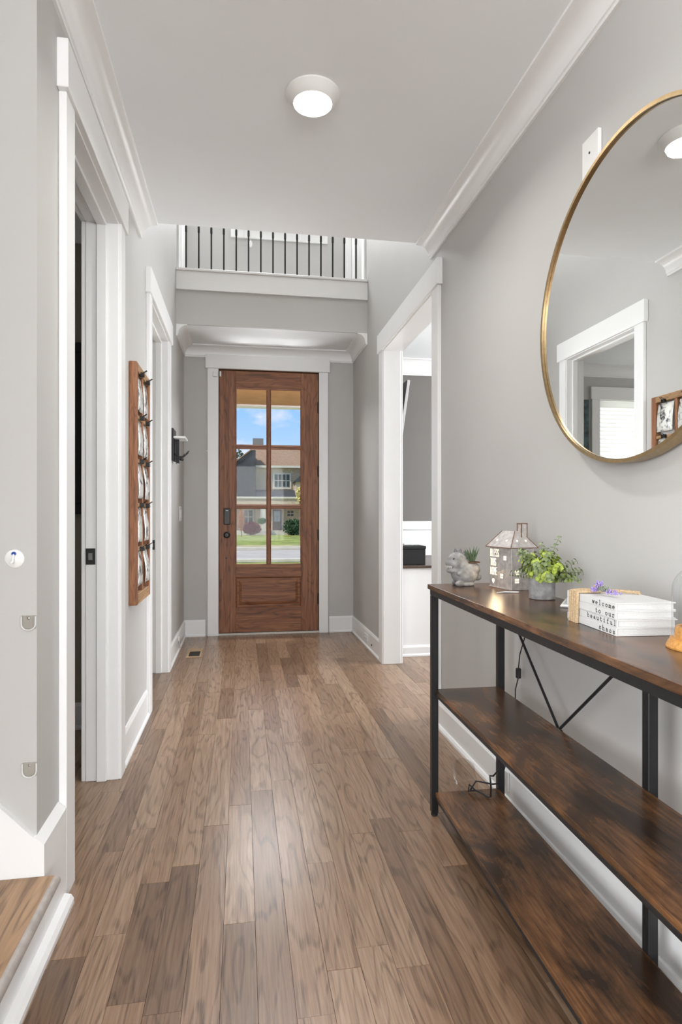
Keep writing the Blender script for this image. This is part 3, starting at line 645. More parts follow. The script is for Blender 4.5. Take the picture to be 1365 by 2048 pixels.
for k in (0, 1):
    ya, yb = -0.02 - BAY * k, -BAY * (k + 1) + 0.02; xb = TWD + 0.006
    ym = (ya + yb) / 2
    MB().tube([(xb, ya, TZ - 0.05), (xb, ym - 0.004, 0.445)], 0.0045, 8).build('cross_brace', M['black'], table, 40)
    MB().tube([(xb - 0.009, yb, TZ - 0.05), (xb - 0.009, ym + 0.004, 0.445)], 0.0045, 8).build('cross_brace', M['black'], table, 40)
    MB().tube([(xb - 0.018, (ya + yb) / 2, 0.447), (xb + 0.008, (ya + yb) / 2, 0.447)], 0.007, 8).build('brace_bolt', M['black'], table)
for z in (0.470, 0.090):
    MB().prism([(-BAY + LW, z - 0.0285), (-BAY - 0.055, z - 0.0285), (-BAY - 0.03, z - 0.052), (-BAY - LW, z - 0.056)], 'x', TWD - LW - 0.018, TWD - LW - 0.014).build('shelf_bracket', M['black'], table)
    MB().tube([(TWD - LW, -BAY, z - 0.075), (TWD - LW - 0.016, -BAY, z - 0.075)], 0.005, 10).lathe([(0.0, -0.012), (0.0095, -0.011), (0.0095, -0.006), (0.006, 0)], 12, (TWD - LW, -BAY, z - 0.075), axis='x').build('bolt', M['blackmatte'], table)
MB().tube([(0.10, -0.62, TZ - 0.018), (0.10, -0.62, TZ - 0.026)], 0.010, 12).build('screw_plate', M['black'], table)

# ------------------------------------------------------------------ things on the table
# dinosaur planter
dz = thing('dinosaur_planter', 'grey concrete dinosaur planter holding a spiky succulent', 'planter', (0.794, 2.087, TZ + 0.0005), math.radians(-8))
mb = MB()
mb.ellip((0.008, 0, 0.043), (0.050, 0.044, 0.042)); mb.ellip((0.028, 0, 0.060), (0.038, 0.038, 0.027)); mb.ellip((-0.004, 0, 0.070), (0.032, 0.036, 0.030))
mb.ellip((-0.020, 0, 0.088), (0.036, 0.034, 0.034)); mb.ellip((-0.032, -0.003, 0.080), (0.031, 0.029, 0.022))
mb.ellip((-0.030, -0.003, 0.056), (0.030, 0.026, 0.012), Euler((0, -0.10, 0)))
mb.ellip((-0.016, -0.028, 0.009), (0.017, 0.015, 0.011)); mb.ellip((-0.016, 0.028, 0.009), (0.017, 0.015, 0.011)); mb.ellip((-0.018, -0.037, 0.044), (0.011, 0.007, 0.007), Euler((0, 0.5, 0.4)))
mb.ellip((0.056, 0.004, 0.030), (0.016, 0.014, 0.013)); mb.lathe([(0.030, 0.0), (0.034, 0.004), (0.032, 0.012)], 20, (0.010, 0, 0))
bd = mb.build('body', M['concrete'], dz); modif(bd, 'REMESH', mode='VOXEL', voxel_size=0.0020, use_smooth_shade=True); modif(bd, 'SMOOTH', factor=0.5, iterations=4)
MB().lathe([(0.0, 0.086), (0.026, 0.0865), (0.030, 0.083)], 20, (0.036, 0, 0.0005)).build('soil', M['soil'], dz)
tm = MB()
for k in range(9):
    a = PI + (-1.25 + k * 0.28); tm.lathe([(0.0036, 0.004), (0.0, -0.006)], 6, (-0.031 + 0.0285 * math.cos(a), -0.003 + 0.0265 * math.sin(a), 0.068))
tm.build('teeth', plain('pale_teeth', (0.66, 0.64, 0.61), 0.6), dz)
for k in range(5):
    a = math.radians(100 - 25 * k); x = -0.018 + 0.037 * math.cos(a); z = 0.089 + 0.035 * math.sin(a)
    o = MB().lathe([(0.0085, -0.005), (0.0065, 0.004), (0.0, 0.013)], 5).build('spike', M['spike'], dz); o.location = (x, 0, z); o.rotation_euler = (0, PI / 2 - a, 0); o.scale = (1, 0.5, 1)
for y_ in (-0.0245, 0.0245): MB().ellip((-0.036, y_ * 1.08, 0.098), (0.004, 0.003, 0.004), None, 2).build('eye', M['blackmatte'], dz, 60)
for k in range(15):
    a = k * 2.4; el = 0.25 + 0.55 * ((k * 7) % 10) / 10.0; L = 0.045 + 0.016 * ((k * 3) % 5) / 5
    d = Vector((math.cos(a) * math.sin(el), math.sin(a) * math.sin(el), math.cos(el))); p0 = Vector((0.036, 0, 0.082))
    pts = [p0 + d * (L * t) + Vector((0, 0, 0.006 * t * t)) for t in (0, 0.3, 0.65, 1.0)]
    MB().tube(pts, [0.0042, 0.0048, 0.003, 0.0003], 6).build('succulent_leaf', M['succ'], dz, 50)

# glowing metal house lantern
hl = thing('house_lantern', 'small galvanised metal house lantern glowing warmly, BLESS THIS HOME cut in its side', 'lantern', (0.904, 1.915, TZ + 0.0005), math.radians(9))
HW, HD, HZ = 0.090, 0.135, 0.148
MB().box(0, HW, 0, HD, 0, HZ, 0.001).build('walls', M['galv'], hl)
MB().box(-0.003, HW + 0.003, -0.003, HD + 0.003, 0, 0.003).build('base_plate', M['galv'], hl)
rf = MB(); e0, r0 = 0.010, 0.0
zt, zr = HZ - 0.004, HZ + 0.052
A = [(-e0, -e0, zt), (HW + e0, -e0, zt), (HW + e0, HD + e0, zt), (-e0, HD + e0, zt)]
B = [(HW / 2 - 0.012, 0.030, zr), (HW / 2 + 0.012, 0.030, zr), (HW / 2 + 0.012, HD - 0.030, zr), (HW / 2 - 0.012, HD - 0.030, zr)]
rf.add(A + B, [[0, 1, 2, 3]] + [[i, (i + 1) % 4, 4 + (i + 1) % 4, 4 + i] for i in range(4)] + [[4, 5, 6, 7]])
roof = rf.build('roof', M['galv'], hl)
ed = MB()
for i in range(4): ed.tube([A[i], B[i]], 0.0016, 6)
for i in range(4): ed.tube([A[i], A[(i + 1) % 4]], 0.0014, 6)
ed.build('roof_seam', M['rust'], roof)
ch = MB().box(HW / 2 + 0.006, HW / 2 + 0.028, 0.016, 0.040, HZ + 0.02, HZ + 0.078).build('chimney', M['galv'], hl)
chm = MB()
for x in (HW / 2 + 0.006, HW / 2 + 0.028):
    for y in (0.016, 0.040): chm.box(x - 0.0014, x + 0.0014, y - 0.0014, y + 0.0014, HZ + 0.02, HZ + 0.079)
chm.box(HW / 2 + 0.004, HW / 2 + 0.030, 0.014, 0.042, HZ + 0.0772, HZ + 0.080); chm.build('chimney_seam', M['rust'], ch)
CAPS = {
 'B': [[(0, 0), (0, 1), (.7, 1), (.8, .85), (.7, .55), (0, .52)], [(.7, .53), (.85, .3), (.75, 0), (0, 0)]], 'L': [[(0, 1), (0, 0), (.75, 0)]],
 'E': [[(.75, 1), (0, 1), (0, 0), (.75, 0)], [(0, .52), (.6, .52)]], 'S': [[(.8, .85), (.6, 1), (.2, 1), (0, .8), (.1, .58), (.7, .42), (.8, .2), (.6, 0), (.2, 0), (0, .15)]],
 'T': [[(0, 1), (.9, 1)], [(.45, 1), (.45, 0)]], 'H': [[(0, 0), (0, 1)], [(.75, 0), (.75, 1)], [(0, .5), (.75, .5)]], 'I': [[(.1, 0), (.1, 1)]],
 'O': [[(.2, 0), (0, .2), (0, .8), (.2, 1), (.6, 1), (.8, .8), (.8, .2), (.6, 0), (.2, 0)]], 'M': [[(0, 0), (0, 1), (.45, .45), (.9, 1), (.9, 0)]]}
# the text side faces -x: reading direction is -y
lt = MB()
for r, wd in enumerate(('BLESS', 'THIS', 'HOME')):
    wL = 0.0098; hL = 0.025; y = HD - 0.006; z = 0.110 - r * 0.0325
    for chh in wd:
        adv = 0.45 if chh == 'I' else 1.15
        lt.ribbon(CAPS[chh], (-0.0002, y, z), (0, -wL, 0), (0, 0, hL), (-1, 0, 0), 0.0017, 0.0008); y -= wL * adv
lt.build('lettering', M['warm_led'], hl)
def winhole(mb, face, u, z, s=0.0062, g=0.0085):
    for i in (0, 1):
        for j in (0, 1):
            if face == 'l': mb.box(-0.0010, 0.0005, u - i * g - s, u - i * g, z + j * g, z + j * g + s)
            else: mb.box(u + i * g, u + i * g + s, -0.0010, 0.0005, z + j * g, z + j * g + s)
for (f_, u, z) in (('l', 0.046, 0.100), ('l', 0.066, 0.036), ('r', 0.014, 0.052), ('r', 0.014, 0.024), ('r', 0.058, 0.052)):
    wh = MB(); winhole(wh, f_, u, z); wh.build('window_cutout', M['warm_led'], hl)
MB().ribbon([[(0, .6), (.25, .95), (.5, .65), (.75, .95), (1, .6), (.5, 0), (0, .6)], [(.5, .1), (.5, .6)], [(.25, .5), (.25, .85)], [(.75, .5), (.75, .85)]], (-0.0002, 0.116, 0.016), (0, -0.011, 0), (0, 0, 0.013), (-1, 0, 0), 0.004, 0.0008).build('heart_cutout', M['warm_led'], hl)
for q, (u, t_) in enumerate(((0.25, 0.42), (0.72, 0.42))):
    for side in (0, 3):
        i0, i1 = (0, 1) if side == 0 else (3, 0)
        lo_ = Vector(A[i0]).lerp(Vector(A[i1]), u); hi_ = Vector(B[i0]).lerp(Vector(B[i1]), u); c_ = lo_.lerp(hi_, t_)
        nrm = (Vector(A[i1]) - Vector(A[i0])).cross(Vector(B[i0]) - Vector(A[i0])).normalized()
        if nrm.z < 0: nrm = -nrm
        o = MB().lathe([(0.0036, -0.0005), (0.0036, 0.0010), (0, 0.0010)], 10).build('star_cutout', M['warm_led'], hl); o.location = c_; o.rotation_euler = nrm.to_track_quat('Z', 'Y').to_euler()
hb = bpy.data.lights.new('lantern_bulb', 'AREA'); hb.shape = 'RECTANGLE'; hb.size = 0.08; hb.size_y = 0.06; hb.energy = 0.10; hb.color = (1, 0.76, 0.45)
hbo = bpy.data.objects.new('lantern_bulb', hb); C.objects.link(hbo); hbo.location = (0.879, 1.984, TZ + 0.085); hbo.rotation_euler = (0, math.radians(62), math.radians(9 + 10))
hb2 = bpy.data.lights.new('lantern_bulb_roof', 'SPOT'); hb2.energy = 0.6; hb2.spot_size = math.radians(70); hb2.spot_blend = 0.5; hb2.color = (1, 0.80, 0.58); hb2.shadow_soft_size = 0.01
hbo2 = bpy.data.objects.new('lantern_bulb_roof', hb2); C.objects.link(hbo2); hbo2.location = (0.961, 1.953, TZ + 0.215); hbo2.rotation_euler = (Vector((0.961, 1.953, TZ + 0.215)) - Vector((1.05, 1.85, 1.19))).to_track_quat('Z', 'Y').to_euler()
tag(MB().tube([(0.822, 1.850, TZ + 0.003), (0.858, 1.866, TZ + 0.003), (0.899, 1.850, TZ + 0.003)], [0.001, 0.0028, 0.0028], 8).build('white_stick', M['white_plastic'], None, 40), 'thin white pointed stick lying in front of the house lantern', 'stick')
# lantern cord
cord = thing('lantern_cord', 'black lamp cord with inline switch hanging behind the console table', 'cord', (1.0, 2.05, 0))
MB().tube([(0.015, -0.06, 0.845), (0.012, -0.03, 0.76), (0.010, -0.025, 0.68), (0.006, 0.012, 0.60), (0.004, 0.020, 0.545)], 0.0022, 8).tube([(0.004, 0.020, 0.512), (0.004, 0.045, 0.46), (0.004, 0.045, 0.40), (0.010, 0.06, 0.30), (0.004, 0.10, 0.2), (-0.004, 0.14, 0.10)], 0.0022, 8).build('cable', M['blackmatte'], cord, 50)
MB().box(-0.004, 0.012, 0.012, 0.028, 0.510, 0.547, 0.002).build('inline_switch', M['blackmatte'], cord)

# potted eucalyptus
pp = thing('potted_plant', 'lime and sage green leafy plant in a grey concrete pot', 'plant', (0.909, 1.715, TZ + 0.0005))
MB().lathe([(0.0, 0), (0.0365, 0), (0.0385, 0.002), (0.039, 0.073), (0.0375, 0.0745), (0.034, 0.0745), (0.033, 0.060), (0.0, 0.060)], 40).build('pot', M['concrete'], pp, 35)
MB().lathe([(0.0328, 0.060), (0.02, 0.066), (0.0, 0.068)], 20).build('soil', M['soil'], pp)
def leafdisc(mb, c, n, r, up):
    n = n.normalized(); u = n.cross(up).normalized() if n.cross(up).length > 1e-4 else n.orthogonal().normalized(); v = n.cross(u)
    ps = []
    for k in range(7):
        t = 2 * PI * k / 7; q = u * math.cos(t) * r * 0.85 + v * math.sin(t) * r * 1.05; ps.append(c + q + n * (0.22 * r * math.cos(2 * t)))
    mb.add([c - n * 0.12 * r] + ps, [[0, 1 + k, 1 + (k + 1) % 7] for k in range(7)])
rg = random.Random(3)
for k in range(64):
    lime = k % 2 == 0
    a = rg.uniform(0, 2 * PI); el = (rg.uniform(0.1, 1.35) if lime else rg.uniform(0.15, 1.45)); L = rg.uniform(0.050, 0.098) if lime else rg.uniform(0.085, 0.130)
    if k in (1,): a, el, L = -0.9, 0.40, 0.145
    if k in (3,): a, el, L = 2.2, 0.65, 0.12
    if k in (5,): a, el, L = -0.3, 1.0, 0.12
    p0 = Vector((rg.uniform(-0.012, 0.012), rg.uniform(-0.012, 0.012), 0.063)); d = Vector((math.cos(a) * math.sin(el), math.sin(a) * math.sin(el), math.cos(el)))
    pts = [p0 + d * (L * t) + Vector((0, 0, -0.012 * t * t * el)) for t in (0, 0.25, 0.5, 0.75, 1.0)]
    if (pp.location + pts[-1]).x > 1.03: continue
    mb = MB().tube(pts, [0.0011, 0.001, 0.0009, 0.0007, 0.0005], 5)
    nl = 8 if lime else 9
    for i in range(nl):
        t = 0.25 + 0.75 * i / (nl - 1); c = p0 + d * (L * t) + Vector((0, 0, -0.012 * t * t * el))
        for s in (0, 1, 2) if lime else (0, 1):
            aa = i * 1.57 + s * (2.1 if lime else PI); side = d.orthogonal().normalized(); side.rotate(Matrix.Rotation(aa, 3, d))
            r = (0.0112 if lime else 0.0090) * (1.15 - 0.5 * t)
            leafdisc(mb, c + side * r * 1.05, (d * 0.9 + side * 0.35).normalized(), r, side)
    mb.build('sprig', M['leaf_lime'] if lime else M['leaf'], pp, 60)
mb = MB()
for k in range(9):
    c = Vector((-0.026 + rg.uniform(-0.008, 0.006), -0.034 + rg.uniform(-0.006, 0.004), 0.060 + 0.004 * k)); leafdisc(mb, c, Vector((-0.6, -0.8, 0.3)) + Vector((rg.uniform(-.4, .4),) * 3), 0.0085, Vector((0, 0, 1)))
mb.build('sprig', M['leaf_lime'], pp, 60)

# stacked white books
LC = {'w': [[(0, .6), (.25, 0), (.5, .5), (.75, 0), (1, .6)], [(-.12, .6), (.16, .6)], [(.84, .6), (1.12, .6)]], 'e': [[(.08, .32), (.92, .32)], arc(.5, .3, .42, 0, 315, 12, .31)],
 'l': [[(.25, 1), (.5, 1), (.5, 0)], [(.15, 0), (.85, 0)]], 'c': [arc(.52, .3, .42, 40, 320, 11, .31), [(.86, .38), (.86, .58)]], 'o': [arc(.5, .3, .43, 0, 360, 14, .31)],
 'm': [[(-.08, .6), (.08, .6), (.08, 0)], [(-.08, 0), (.22, 0)], [(.08, .45), (.25, .6), (.42, .58), (.5, .45), (.5, 0)], [(.5, .45), (.67, .6), (.84, .58), (.92, .45), (.92, 0), (1.06, 0)]],
 't': [[(.4, .88), (.4, .15), (.55, 0), (.75, .02), (.88, .12)], [(.1, .6), (.78, .6)]], 'u': [[(-.02, .6), (.15, .6), (.15, .2), (.3, .02), (.55, 0), (.82, .2)], [(.66, .6), (.82, .6), (.82, 0), (1, 0)]],
 'r': [[(.05, .6), (.3, .6), (.3, 0)], [(.05, 0), (.65, 0)], [(.3, .35), (.5, .57), (.75, .62), (.92, .5)]], 'b': [[(0, 1), (.16, 1), (.16, 0)], arc(.53, .3, .38, 0, 360, 14, .31)],
 'a': [[(.16, .5), (.4, .62), (.68, .56), (.75, .4), (.75, .05), (.98, .0)], arc(.44, .18, .3, 0, 360, 10, .18)], 'i': [[(.2, .6), (.5, .6), (.5, 0)], [(.15, 0), (.85, 0)], [(.5, .82), (.5, .88)]],
 'f': [[(.88, .94), (.62, 1), (.45, .85), (.45, 0)], [(.15, .6), (.8, .6)], [(.18, 0), (.78, 0)]], 'h': [[(0, 1), (.16, 1), (.16, 0)], [(0, 0), (.36, 0)], [(.16, .4), (.4, .61), (.68, .58), (.8, .4), (.8, 0)], [(.64, 0), (1, 0)]],
 's': [[(.82, .48), (.5, .62), (.18, .5), (.3, .35), (.7, .26), (.84, .12), (.5, -.02), (.14, .12)], [(.84, .48), (.84, .6)]], ' ': []}
BR = math.radians(-4.5); BO = Vector((0.780, 1.155, TZ + 0.0005)); BLEN, BDEP, BT = 0.222, 0.135, 0.0172
order = ['chaos', 'beautiful', 'to our', 'welcome']
offs = [(0.0, 0.0), (0.0015, -0.001), (-0.0005, 0.001), (0.0005, 0.002)]
for k, wd in enumerate(order):
    bk = thing('book', 'white book lettered %s, %s of the tied stack' % (wd, ['lowest', 'second from the bottom', 'second from the top', 'uppermost'][k]), 'book', BO + Vector((offs[k][0], offs[k][1], k * (BT + 0.0004))), BR, group='white books tied in a stack')
    cv_ = MB().box(0, BDEP, 0, BLEN, 0, 0.0022, 0.0004).box(0, BDEP, 0, BLEN, BT - 0.0022, BT, 0.0004).box(0, 0.0025, 0, BLEN, 0.0022, BT - 0.0022).build('cover', M['paper'], bk)
    MB().box(0.0026, BDEP - 0.004, 0.003, BLEN - 0.003, 0.0024, BT - 0.0024).build('page_block', M['pages'], bk)
    lt = MB(); hL = 0.0098; wL = 0.0083; adv = 0.0142
    n = len(wd); y = 0.004 + (n - 1) * adv + wL
    for chh in wd:
        lt.ribbon(LC[chh], (-0.0001, y, 0.0038), (0, -wL, 0), (0, 0, hL * 1.05), (-1, 0, 0), 0.0013, 0.0004); y -= adv
    lt.build('lettering', M['ink'], bk)
TOPZ = 4 * (BT + 0.0004)
jt = thing('jute_twine', 'tan jute ribbon wrapped round the far end of the white books', 'ribbon', BO, BR)
for i, y0 in enumerate((0.158, 0.168, 0.179, 0.190)):
    yy = y0 + 0.0045
    r_ = 0.0046
    loop = [(-0.005, yy + 0.002, -0.0), (-0.0052, yy, 0.035), (-0.0045, yy - 0.001, TOPZ + 0.003), (0.02, yy - 0.004, TOPZ + 0.0045), (0.05, 0.155 + i * 0.004, TOPZ + 0.006)]
    MB().tube([(a_, b2, c_) for a_, b2, c_ in loop], r_, 7).build('strand', M['jute'], jt, 50)
MB().tube([(0.05, 0.160, TOPZ + 0.006), (0.085, 0.148, TOPZ + 0.006), (0.13, 0.130, TOPZ + 0.004), (0.139, 0.128, TOPZ - 0.02), (0.139, 0.128, 0.004)], 0.0042, 7).build('tail', M['jute'], jt, 50)
MB().tube([(0.048 + 0.011 * math.cos(t), 0.162 + 0.005 * math.sin(2 * t), TOPZ + 0.014 + 0.006 * math.sin(t)) for t in [2 * PI * i / 14 for i in range(15)]], 0.0036, 7).build('knot', M['jute'], jt, 50)
lv_ = thing('lavender_sprig', 'small purple lavender sprig tucked under the jute knot', 'flower', BO + Vector((0.045, 0.125, TOPZ + 0.010)))
rg = random.Random(5)
for (dx, dy, dz_, col) in ((-0.01, -0.012, 0.020, 'lav'), (0.004, -0.062, 0.0, 'lav'), (-0.016, 0.004, 0.002, 'lav'), (0.0, -0.03, 0.008, 'lavstem')):
    mb = MB(); tip = Vector((dx, dy, dz_)); b0 = Vector((0, 0.02, 0.0))
    mb.tube([b0, b0.lerp(tip, 0.5), tip], 0.0008, 5)
    for i in range(40):
        t = rg.uniform(0.35, 1.02); c = b0.lerp(tip, t); mb.ellip(c + Vector((rg.uniform(-1, 1), rg.uniform(-1, 1), rg.uniform(-.6, 1))) * 0.006, (0.0021, 0.0021, 0.0026), None, 1)
    mb.build('floret', M[col], lv_, 60)
sl = thing('white_tablet', 'small flat white device lying between the plant pot and the books', 'device', (0.951, 1.578, TZ + 0.0005), math.radians(-35))
MB().box(-0.045, 0.045, -0.075, 0.075, 0, 0.008, 0.003).build('shell', M['white_plastic'], sl)
MB().box(-0.038, 0.038, -0.065, 0.065, 0.008, 0.009, 0.0004).build('glossy_face', plain('pale_gloss', (0.55, 0.56, 0.6), 0.1), sl)

# glass cloche
gc = thing('glass_cloche', 'clear glass dome on a honey coloured wooden base beside the books', 'cloche', (0.870, 1.023, TZ + 0.0005))
MB().lathe([(0.0, 0), (0.060, 0), (0.0605, 0.003), (0.056, 0.012), (0.0535, 0.016), (0.0535, 0.018), (0.046, 0.019), (0.044, 0.038), (0.042, 0.041), (0.036, 0.041), (0.034, 0.036), (0.0, 0.036)], 48).build('base', M['honey'], gc, 35)
prof = [(0.0500, 0.0185)] + [(0.0500, 0.11)] + [(0.0500 * math.cos(t), 0.11 + 0.050 * math.sin(t)) for t in [PI / 2 * i / 10 for i in range(1, 11)]]
MB().lathe(prof, 48, cap=False).build('dome', M['dome_glass'], gc, 60)
MB().lathe([(0.0, 0), (0.012, 0), (0.014, 0.004), (0.010, 0.012), (0.0, 0.014)], 20, (-0.014, 0, 0.0365)).build('white_pebble', M['white_plastic'], gc, 60)
MB().box(-0.026, 0.012, -0.004, 0.004, 0.088, 0.096, 0.001).box(-0.004, 0.004, -0.004, 0.004, 0.0365, 0.13, 0.001).prism([(-0.030, 0.122), (0.022, 0.122), (-0.004, 0.142)], 'y', -0.010, 0.010).build('wooden_figure', M['honey'], gc)
MB().ellip((-0.022, -0.006, 0.098), (0.003, 0.003, 0.004), None, 2).ellip((-0.010, -0.006, 0.098), (0.003, 0.003, 0.004), None, 2).build('bead', M['soil'], gc)

# wire easel on the bottom shelf
we = thing('wire_easel', 'black bent wire easel standing on the bottom shelf by the rear leg', 'easel', (0.885, 2.06, 0.0905), -TA)
MB().tube([(0.055, 0.02, 0.092), (0.010, -0.015, 0.078), (-0.005, -0.02, 0.082), (-0.004, -0.022, 0.074), (0.0, -0.020, 0.04), (0.0, -0.018, 0.006), (-0.008, -0.015, 0.003), (-0.045, 0.02, 0.016), (-0.062, 0.035, 0.030), (-0.064, 0.036, 0.003), (-0.056, 0.03, 0.010), (-0.045, 0.02, 0.014)], 0.003, 8).build('front_wire', M['black'], we, 50)
MB().tube([(-0.058, 0.034, 0.010), (-0.030, 0.05, 0.034), (-0.012, 0.04, 0.034), (0.025, 0.03, 0.028), (0.05, 0.035, 0.026)], 0.003, 8).build('rear_wire', M['black'], we, 50)
# clear acrylic sheet leaning beside it
cl = thing('acrylic_sheet', 'curved clear plastic sheet leaning beyond the wire easel', 'plastic sheet', (0.855, 2.16, 0.0005))
mb = MB(); vs = []; fs = []
for i in range(9):
    t = i / 8; x = -0.045 + 0.09 * t; yb = 0.012 * math.sin(PI * t)
    vs += [(x, yb, 0.0), (x - 0.02, yb + 0.03, 0.155 + 0.02 * math.sin(PI * t))]
for i in range(8): fs.append([2 * i, 2 * i + 2, 2 * i + 3, 2 * i + 1])
o = MB().add(vs, fs).build('sheet', M['clear_plastic'], cl, 60); modif(o, 'SOLIDIFY', thickness=0.002)

# ------------------------------------------------------------------ round mirror
MC = (1.448, 1.697); MR = 0.447
mr = thing('round_mirror', 'large round wall mirror with a thin brushed brass frame', 'mirror', (XR, MC[0], MC[1]))
MB().lathe([(MR - 0.010, -0.016), (MR - 0.010, -0.052), (MR, -0.052), (MR, -0.016), (MR - 0.010, -0.016)], 160, axis='x', cap=False).build('frame', M['brass'], mr, 40)
MB().lathe([(0.0, -0.044), (MR - 0.011, -0.044), (MR - 0.0105, -0.030), (0.0, -0.030)], 160, axis='x', cap=False).build('mirror_glass', M['mirror'], mr)
MB().lathe([(0.0, -0.029), (0.30, -0.029), (0.30, -0.0125), (0.0, -0.0125)], 48, axis='x', cap=False).build('backing_board', M['blackmatte'], mr)
hb_ = thing('wall_strip', 'white wooden strip screwed to the wall behind the round mirror', 'board', (XR, 1.665, 1.95))
MB().box(-0.012, -0.0005, -0.042, 0.042, -0.05, 0.305, 0.001).build('strip', M['white_plastic'], hb_)
for z in (0.255, 0.15): MB().lathe([(0.004, 0), (0.003, -0.002), (0, -0.002)], 10, (-0.012, 0.002, z), axis='x').build('screw', M['blackmatte'], hb_)

# ------------------------------------------------------------------ left wall: old window frame with photographs
FY0, FY1, FZ0, FZ1, FT = 2.93, 3.345, 0.685, 1.832, 0.036
wfm = thing('old_window_frame', 'old wooden ten pane window frame hung as a photo holder', 'frame', (XL, FY0, FZ0))
FW, FH = FY1 - FY0, FZ1 - FZ0
def fb(nm, y0, y1, z0, z1, mat, x0=0.0005, x1=FT): return MB().box(x0, x1, y0 - (y0 + y1) / 2, (y1 - y0) / 2, z0 - (z0 + z1) / 2, (z1 - z0) / 2, 0.002).build(nm, mat, wfm, None, (0, (y0 + y1) / 2, (z0 + z1) / 2))
sw = 0.038
fb('stile', 0, sw, 0, FH, M['frame_red']); fb('stile', FW - sw, FW, 0, FH, M['frame_red'])
fb('rail', sw, FW - sw, 0, 0.05, M['frame_tan']); fb('rail', sw, FW - sw, FH - sw, FH, M['frame_tan'])
fb('mullion', FW / 2 - 0.011, FW / 2 + 0.011, 0.05, FH - sw, M['frame_red'], 0.004, FT - 0.004)
rz = [0.05 + (FH - sw - 0.05) * k / 5 for k in range(6)]
for k in range(1, 5):
    for y0, y1 in ((sw, FW / 2 - 0.011), (FW / 2 + 0.011, FW - sw)): fb('muntin', y0, y1, rz[k] - 0.009, rz[k] + 0.009, M['frame_tan'], 0.004, FT - 0.004)
rown = ['lowest row', 'second row up', 'middle row', 'second row down', 'top row']
for r in range(5):
    for c in range(2):
        y0, y1 = ((sw, FW / 2 - 0.011), (FW / 2 + 0.011, FW - sw))[c]; yc = (y0 + y1) / 2; zt = rz[r + 1] - (0.0 if r < 4 else 0.0)
        cp = MB().box(FT - 0.006, FT + 0.016, yc - 0.014, yc + 0.014, zt - 0.012, zt + 0.010, 0.003).tube([(FT + 0.010, yc - 0.009, zt + 0.008), (FT + 0.028, yc - 0.006, zt + 0.020), (FT + 0.028, yc + 0.006, zt + 0.020), (FT + 0.010, yc + 0.009, zt + 0.008)], 0.0018, 6)
        cp.build('clip', M['bronze'], wfm)
        h = (rz[r + 1] - rz[r]) - 0.042; wd = (y1 - y0) - 0.024
        vs, fs = [], []
        curl = random.uniform(0.6, 1.3); sk = random.uniform(-0.006, 0.006)
        for i in range(9):
            t = i / 8; z = zt - 0.0105 - h * t; x = FT - 0.013 + 0.011 * math.sin(t * PI * 0.8) * curl
            for j in range(3):
                u = j / 2 - 0.5; vs.append((x + 0.006 * curl * (u * u * 4) * t, yc + u * wd + sk * t, z))
        for i in range(8):
            for j in range(2): fs.append([i * 3 + j, i * 3 + j + 1, i * 3 + j + 4, i * 3 + j + 3])
        ob = MB().add([Vector(v) - Vector((FT, yc, zt)) for v in vs], fs).build('photo', photo_mat('photo_print', r * 2 + c + 1), None, 60)
        ob.location = (XL + FT, FY0 + yc, FZ0 + zt); modif(ob, 'SOLIDIFY', thickness=0.0006)
        tag(ob, 'curled photo in the %s, %s column, of the old window frame' % (rown[r], 'nearer' if c == 0 else 'farther'), 'photo', 'photos in the old window frame')

# coat rack
ck = thing('coat_rack', 'small black wall rack with a white shelf and curled hooks', 'coat rack', (XL, 4.72, 1.50))
MB().box(0.0005, 0.018, -0.10, 0.10, 0.02, 0.26, 0.002).build('backboard', M['blackmatte'], ck)
MB().box(0.018, 0.105, -0.10, 0.10, 0.185, 0.200, 0.002).build('shelf', M['white_plastic'], ck)
MB().box(0.026, 0.050, -0.02, 0.02, 0.0, 0.185, 0.002).build('bracket', M['blackmatte'], ck)
MB().prism([(0.004, 0.018), (0.05, 0.0), (0.05, -0.004), (0.004, 0.010)], 'y', -0.02, 0.02).build('lower_lip', M['white_plastic'], ck)
for y in (-0.085, -0.045, 0.0, 0.045, 0.085):
    k_ = y * 0.9; MB().tube([(0.018, y * 0.5, 0.075), (0.05, y * 0.7, 0.055 + k_ * 0.1), (0.080, y, 0.052 + k_ * 0.25), (0.098 + k_ * 0.12, y, 0.066 + k_ * 0.3), (0.104 + k_ * 0.15, y, 0.088 + k_ * 0.3)], [0.0028, 0.0026, 0.0026, 0.0026, 0.003], 7).tube([(0.03, y, 0.055), (0.05, y, 0.035), (0.07, y, 0.033), (0.075, y, 0.045)], 0.0025, 7).build('hook', M['blackmatte'], ck, 50)
# light switch
sw_ = thing('light_switch', 'white light switch plate on the wall below the coat rack', 'switch', (XL, 5.28, 1.12))
MB().box(0.0005, 0.008, -0.075, 0.075, -0.062, 0.062, 0.002).build('plate', M['white_plastic'], sw_)
for y in (-0.035, 0.035): MB().box(0.008, 0.012, y - 0.017, y + 0.017, -0.034, 0.034, 0.001).build('rocker', M['white_plastic'], sw_)
tag(MB().box(-0.322, -0.300, YB - 0.012, YB - 0.0005, 1.69, 1.702, 0.002).build('wall_clip', M['white_plastic']), 'tiny white clip on the wall beside the front door casing', 'clip')
# door stop on the left baseboard
ds = thing('door_stop', 'white spring door stop on the baseboard near the floor vent', 'door stop', (XL + 0.013, 5.02, 0.10))
MB().box(0.0005, 0.010, -0.014, 0.014, -0.012, 0.022, 0.002).build('mount', M['white_plastic'], ds); MB().tube([(0.006, 0, -0.01), (0.012, 0, -0.065)], [0.005, 0.004], 8).ellip((0.012, 0, -0.066), (0.006, 0.006, 0.006), None, 2).build('spring', M['steel'], ds, 50)
